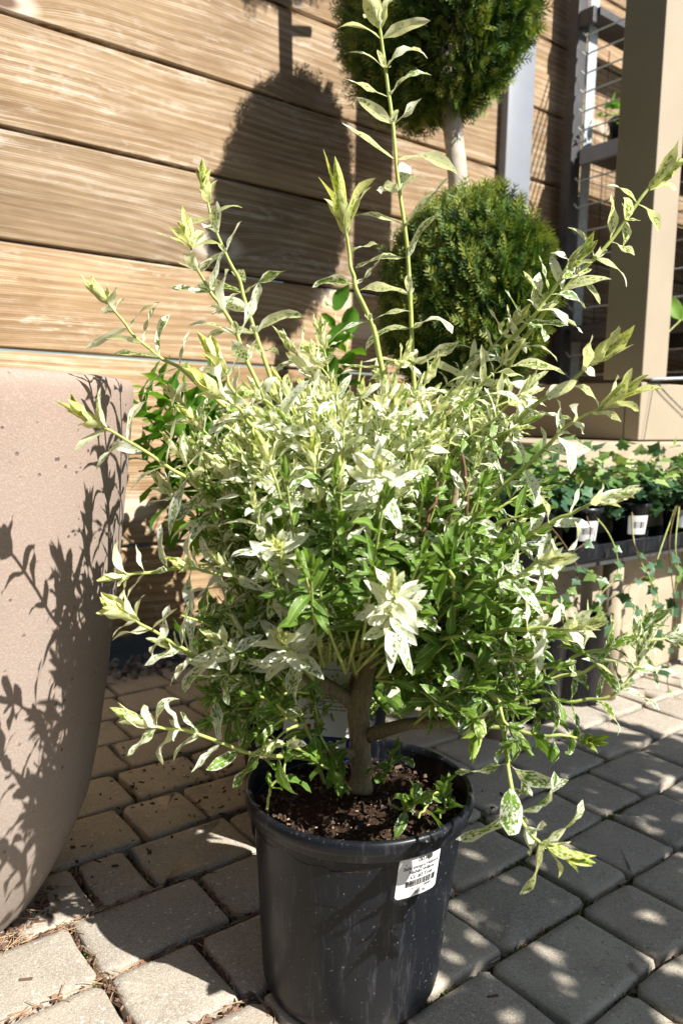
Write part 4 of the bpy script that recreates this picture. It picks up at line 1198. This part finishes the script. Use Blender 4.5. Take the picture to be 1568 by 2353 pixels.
o = tray.obj('plastic_tray', M['black'], None, ab(1.52, .96, .338)); tag(o, 'shallow black plastic tray holding the row of ivy pots', 'tray')

# ivy leaf: five lobes
lob = [(0, 0), (-.12, -.20), (-.34, -.14), (-.36, .06), (-.58, .26), (-.42, .36), (-.30, .46), (-.16, .72), (0, 1.0), (.16, .72), (.30, .46), (.42, .36), (.58, .26), (.36, .06), (.34, -.14), (.12, -.20)]
gi = np.random.default_rng(9)
ivy_me = []
for j in range(7):
    vs = [(y * .8, x * .95, .10 * abs(x) - .12 * max(0, y) ** 2 + gi.normal(0, .015)) for x, y in lob] + [(.22, 0, .02)]
    n = len(lob); fs = [[n, k, (k + 1) % n] for k in range(n)]
    me = bpy.data.meshes.new('ivy_leaf'); me.from_pydata(vs, [], fs)
    t = [.1, .3, .42, .5, .62, .8, 1.0][j]
    cvv = np.array([[t, t, t, 1]] * n + [[max(0, t - .12)] * 3 + [1]]).astype(np.float32)
    at = me.attributes.new('lv', 'FLOAT_COLOR', 'POINT'); at.data.foreach_set('color', cvv.ravel())
    me.materials.append(M['ivy']); me.polygons.foreach_set('use_smooth', [True] * n); ivy_me.append(me)

IV_X = [(1140, 'partly behind the shrub'), (1250, ''), (1365, ''), (1478, ''), (1590, '')]
IV_L = ['potted ivy in a small black pot half hidden behind the speckled shrub', 'potted ivy whose labelled pot peeks out just right of the shrub', 'potted ivy in the middle of the tray with a barcode label on its pot', 'potted ivy right of the middle one, its barcode label brightly sunlit', 'potted ivy at the right edge of the photo with long trailing strands']
for k, (xd, _) in enumerate(IV_X):
    base = pxb(xd, 1215, .925); a_ = base @ A
    c = ab(a_, .961, .347)
    iv = thing('potted_ivy', IV_L[k], 'ivy', c, 'small potted ivies in the tray')
    s = MB(); s.lathe(c, [(0, 0.0), (.029, 0), (.032, .004), (.041, .082), (.045, .084), (.046, .094), (.042, .095), (.039, .078), (0, .074)], 32); s.obj('pot_body', M['black'], iv, smooth=True)
    # label on the pot's front
    vs = []
    for zz in (.026, .068):
        for t in np.linspace(-.62, .62, 9):
            r = .0322 + (.041 - .032) * (zz - .004) / .078 + .0008
            az = t + math.radians(10)
            vs.append(c + Z * zz + r * np.array([math.sin(az), -math.cos(az), 0]))
    mesh_obj('barcode_label', vs, [[i, i + 1, i + 10, i + 9] for i in range(8)], M['label'], iv, smooth=True)
    for t in np.arange(-.35, .4, .05):
        vs = []
        wdt = random.choice((.010, .018, .026))
        for zz in (.040, .055):
            for q_ in (t, t + wdt):
                r = .0322 + .009 * (zz - .004) / .078 + .0012; az = q_ + math.radians(10)
                vs.append(c + Z * zz + r * np.array([math.sin(az), -math.cos(az), 0]))
        mesh_obj('bar', vs, [[0, 1, 3, 2]], M['ink'], iv)
    # mound of leaves and some hanging strands
    top = c + Z * .085
    for _ in range(230):
        u = unit(gi.normal(0, 1, 3) * np.array([1, 1, .7]) + Z * .5)
        p = top + u * np.array([.115, .13, .155]) * gi.uniform(.35, 1.0)
        if (p - top) @ B < 0: p = p - B * ((p - top) @ B) * .5
        if p[2] < c[2] + .11 and (p - top) @ B < -.01: p[2] = c[2] + .11 + gi.random() * .04
        if p[2] < c[2] + .068: p[2] = c[2] + .068 + gi.random() * .05
        d_ = u * .7 + gi.normal(0, .4, 3) - Z * .25
        nr = Z * .8 + u * .5 + gi.normal(0, .25, 3)
        hi = (p[2] - top[2]) > .055
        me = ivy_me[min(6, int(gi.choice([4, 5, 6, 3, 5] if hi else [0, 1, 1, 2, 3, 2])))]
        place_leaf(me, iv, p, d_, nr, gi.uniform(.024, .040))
    strands = {1: [(1290, 1250, 1440)], 2: [(1395, 1230, 1440), (1340, 1230, 1330)], 3: [(1480, 1260, 1560), (1440, 1250, 1400)], 4: [(1530, 1250, 1690), (1560, 1260, 1600), (1505, 1260, 1480), (1550, 1250, 1420)]}.get(k, [])
    for (sx, y0, y1) in strands:
        p0 = top + Z * .02; p1 = pxb(sx + gi.normal(0, 10), y0, .895); p2 = pxb(sx + gi.normal(10, 22), y0 * .6 + y1 * .4, .89); p2b = pxb(sx + gi.normal(5, 26), y0 * .3 + y1 * .7, .895); p3 = pxb(sx + gi.normal(18, 26), y1, .88)
        P = spline([p0, p1, p2, p2b, p3], 22); s = MB(); s.tube(P, np.linspace(.0016, .0008, 22), 5); s.obj('vine', M['stem' if gi.random() < .5 else 'twig'], iv, smooth=True)
        for j in range(7, 22, 2):
            if gi.random() < .8:
                d_ = np.array([gi.normal(0, 1), gi.normal(0, .4) - .4, -.6]); place_leaf(ivy_me[int(gi.choice([1, 2, 3, 4, 5]))], iv, P[j], d_, np.array([.25, -1, .35]) + gi.normal(0, .3, 3), gi.uniform(.016, .034))

# ------------------------------------------------------------------ big black pots under the bench; the first, behind the main pot, added for shade
for (xd, yd, r, h, lab) in ((700, 1905, .095, .185, 'black nursery pot added just behind the main pot to shade the paving'), (1310, 1600, .075, .20, 'shiny empty black nursery pot on the paving below the ivy tray'), (1215, 1640, .07, .19, 'second black nursery pot on the paving, nearer the shrub')):
    d = px(xd, yd, 1.0) - CC; p = CC + d * (-CAM_H / d[2])
    t = thing('black_pot', lab, 'pot', p)
    s = MB(); s.lathe(p, [(0, .002), (r * .8, .0), (r * .84, .006), (r, h - .02), (r * 1.06, h - .018), (r * 1.07, h), (r * 1.0, h + .001), (r * .95, h - .03), (r * .78, .01)], 40); s.obj('pot_body', M['black'], t, smooth=True)

# ------------------------------------------------------------------ things on the shelves at the right edge
sl_ = thing('leafy_shelf_plant', 'bright green leafy plant on the rack shelf right of the beige post', 'plant', ab(2.42, 1.30, 1.527))
s = MB(); s.lathe(ab(2.42, 1.30, 1.527), [(0, 0), (.05, 0), (.065, .11), (.07, .112), (.07, .12), (0, .115)], 24); s.obj('pot_body', M['black'], sl_, smooth=True)
for _ in range(90):
    u = unit(gi.normal(0, 1, 3) + Z * .4); p = ab(2.42, 1.30, 1.70) + u * .11 * gi.random() ** .4
    place_leaf(random.choice(bm_leaves), sl_, p, u + gi.normal(0, .4, 3), Z + gi.normal(0, .4, 3), gi.uniform(.03, .055))
sl2 = thing('small_shelf_plant', 'small green plant in a dark pot on the rack shelf left of the beige post', 'plant', ab(2.40, 1.60, 1.527))
s = MB(); s.lathe(ab(2.40, 1.60, 1.527), [(0, 0), (.04, 0), (.052, .09), (.056, .092), (.056, .10), (0, .095)], 24); s.obj('pot_body', M['black'], sl2, smooth=True)
for _ in range(36):
    u = unit(gi.normal(0, 1, 3) + Z * .3); p = ab(2.39, 1.62, 1.64) + u * .06 * gi.random() ** .4
    place_leaf(random.choice(bm_leaves), sl2, p, u + gi.normal(0, .4, 3), Z + gi.normal(0, .4, 3), gi.uniform(.02, .04))
for k, (a_, b_, z_) in enumerate(((2.5, 1.15, .942), (2.7, 1.4, .942), (2.9, 1.2, 1.527), (2.62, 1.05, 1.527))):
    t = thing('shelf_pot', ['dark pot low on the rack shelf nearest the frame', 'dark pot low on the rack shelf further back', 'dark pot deep on the upper rack shelf', 'dark pot at the near end of the upper rack shelf'][k], 'pot', ab(a_, b_, z_), 'dark pots on the rack')
    s = MB(); s.lathe(ab(a_, b_, z_), [(0, 0), (.07, 0), (.095, .2), (.10, .202), (.10, .22), (0, .21)], 24); s.obj('pot_body', M['black'], t, smooth=True)
# large leaf poking in at the right edge
lf = thing('potted_seedling', 'seedling with one large bright leaf standing on the beam at right', 'plant', ab(1.97, 1.20, .708))
s = MB(); s.lathe(ab(1.97, 1.20, .708), [(0, 0), (.028, 0), (.036, .06), (.04, .062), (.04, .068), (0, .064)], 24); s.obj('pot_body', M['black'], lf, smooth=True)
pl = pxb(1562, 735, 1.19)
s = MB(); s.tube(spline([ab(1.97, 1.20, .77), (ab(1.97, 1.2, .8) + pl) / 2, pl], 10), .002, 5); s.obj('stem', M['stem'], lf, smooth=True)
place_leaf(bm_leaves[5], lf, pl, CR * -.45 + CU * .9, -fwd + Z * .2, .085); place_leaf(bm_leaves[3], lf, pl, CR * .9 + CU * .5, -fwd + Z * .3, .08)
# hanging wire and chain over the front board
t = thing('hanging_chain', 'thin dark chain hanging over the beige beam at the right edge', 'chain', ab(AC + .16, BC - .004, .70))
s = MB(); s.tube([pxb(1502, 872, BC - .006), pxb(1490, 940, BC - .006), pxb(1478, 1010, BC - .006)], .0009, 4); s.obj('wire', M['darkmetal'], t)
P = spline([pxb(1503, 872, BC - .008), pxb(1530, 905, BC - .008), pxb(1590, 965, BC - .008)], 26)
for j in range(25):
    a0, a1 = P[j], P[j + 1]; T = unit(a1 - a0); e = unit(np.cross(T, B)) if j % 2 else B
    s = MB(); c_ = (a0 + a1) / 2; l = np.linalg.norm(a1 - a0) * .72
    s.tube([c_ + T * l * math.cos(q_) + e * .0022 * math.sin(q_) for q_ in np.linspace(0, 6.28, 9)], .0007, 4, False); s.obj('link', M['darkmetal'], t)
s = MB(); s.tube([pxb(1495, 872, BC - .008), pxb(1640, 866, BC - .008)], .004, 8)
o = s.obj('metal_rod', M['galv'], None, pxb(1495, 872, BC - .008), True); tag(o, 'thin galvanised rod lying along the top of the beige beam', 'rod')

# ------------------------------------------------------------------ unseen dark mass added behind and left of the viewpoint to dim the sky light
hv, hf = [], []
NX, NZ = 60, 22
PH = spline([np.array([-3.2, 2.2, 0]), np.array([-3.3, -0.6, 0]), np.array([-2.2, -2.6, 0]), np.array([0.4, -3.2, 0])], NX + 1)
for i in range(NX + 1):
    for j in range(NZ + 1):
        z = 2.9 * j / NZ; q_ = PH[i] + Z * z
        k_ = .16 * mnoise.noise(Vector(q_ * 2.1)) + .10 * mnoise.noise(Vector(q_ * 6.0))
        o_ = unit(PH[i] - np.array([0, 1.0, 0]) * 1.0)
        hv.append(q_ + o_ * (k_ + .05 * j / NZ))
hf = [[i * (NZ + 1) + j, (i + 1) * (NZ + 1) + j, (i + 1) * (NZ + 1) + j + 1, i * (NZ + 1) + j + 1] for i in range(NX) for j in range(NZ)]
b_ = len(hv); hv += [q_ + unit(PH[k // (NZ + 1)]) * .7 for k, q_ in enumerate(list(hv))]
hf += [[b_ + q_ for q_ in f[::-1]] for f in list(hf)]
hf += [[i * (NZ + 1) + NZ, (i + 1) * (NZ + 1) + NZ, b_ + (i + 1) * (NZ + 1) + NZ, b_ + i * (NZ + 1) + NZ] for i in range(NX)]
o = mesh_obj('sky_screen', hv, hf, simple('dark_screen_green', (0.022, 0.036, 0.014), 0.9, 0.1, var=0.5, scale=60), None, (-2.5, -1.5, 0), True)
tag(o, 'tall dark leafy screen added unseen behind the viewpoint to dim the sky light', 'sky_screen')

# ------------------------------------------------------------------ unseen tree added beyond the right edge, crown shaped to shade the paving
gt = np.random.default_rng(21)
TP = np.array([1.46, 0.40, 0])
tree = thing('shade_tree', 'leafy young tree added unseen beyond the right edge to shade the paving', 'tree', TP)
s = MB(); s.tube(spline([TP, TP + Z * .6, TP + np.array([.02, .03, 1.3]), TP + np.array([0, 0, 2.2])], 16), np.linspace(.03, .008, 16), 8); s.obj('trunk', M['palebark'], tree, smooth=True)
uh = unit(np.array([.546, .838, 0])); n = 3100
vs = []
for _ in range(n):
    z = gt.uniform(.78, 2.25)
    half = np.interp(z, [.78, .9, 1.15, 1.35, 2.25], [.35, .52, .46, .20, .14])
    off = np.interp(z, [.78, 1.15, 1.4, 2.25], [-.03, .0, .04, .05])
    c_ = TP + uh * (off + gt.uniform(-half, half)) + np.array([.838, -.546, 0]) * gt.normal(0, .10) + Z * z
    d_ = unit(gt.normal(0, 1, 3)); e = unit(np.cross(d_, gt.normal(0, 1, 3))); l = gt.uniform(.06, .11)
    vs += [c_, c_ + d_ * l * .5 + e * l * .28, c_ + d_ * l, c_ + d_ * l * .5 - e * l * .28]
fs = np.arange(len(vs)).reshape(-1, 4)
cvv = np.repeat(gt.random(n), 4); cvv = np.stack([cvv, cvv, cvv, np.ones_like(cvv)], 1)
o = mesh_obj('crown', vs, fs, M['bush'], tree, attrs={'lv': ('FLOAT_COLOR', cvv)}); o['kind'] = 'stuff'

for o in list(scene.objects):
    if '_o' in o: del o['_o']
print('leaves', len(LEAVES), 'shoots', len(SHOOTS), 'objects', len(scene.objects))
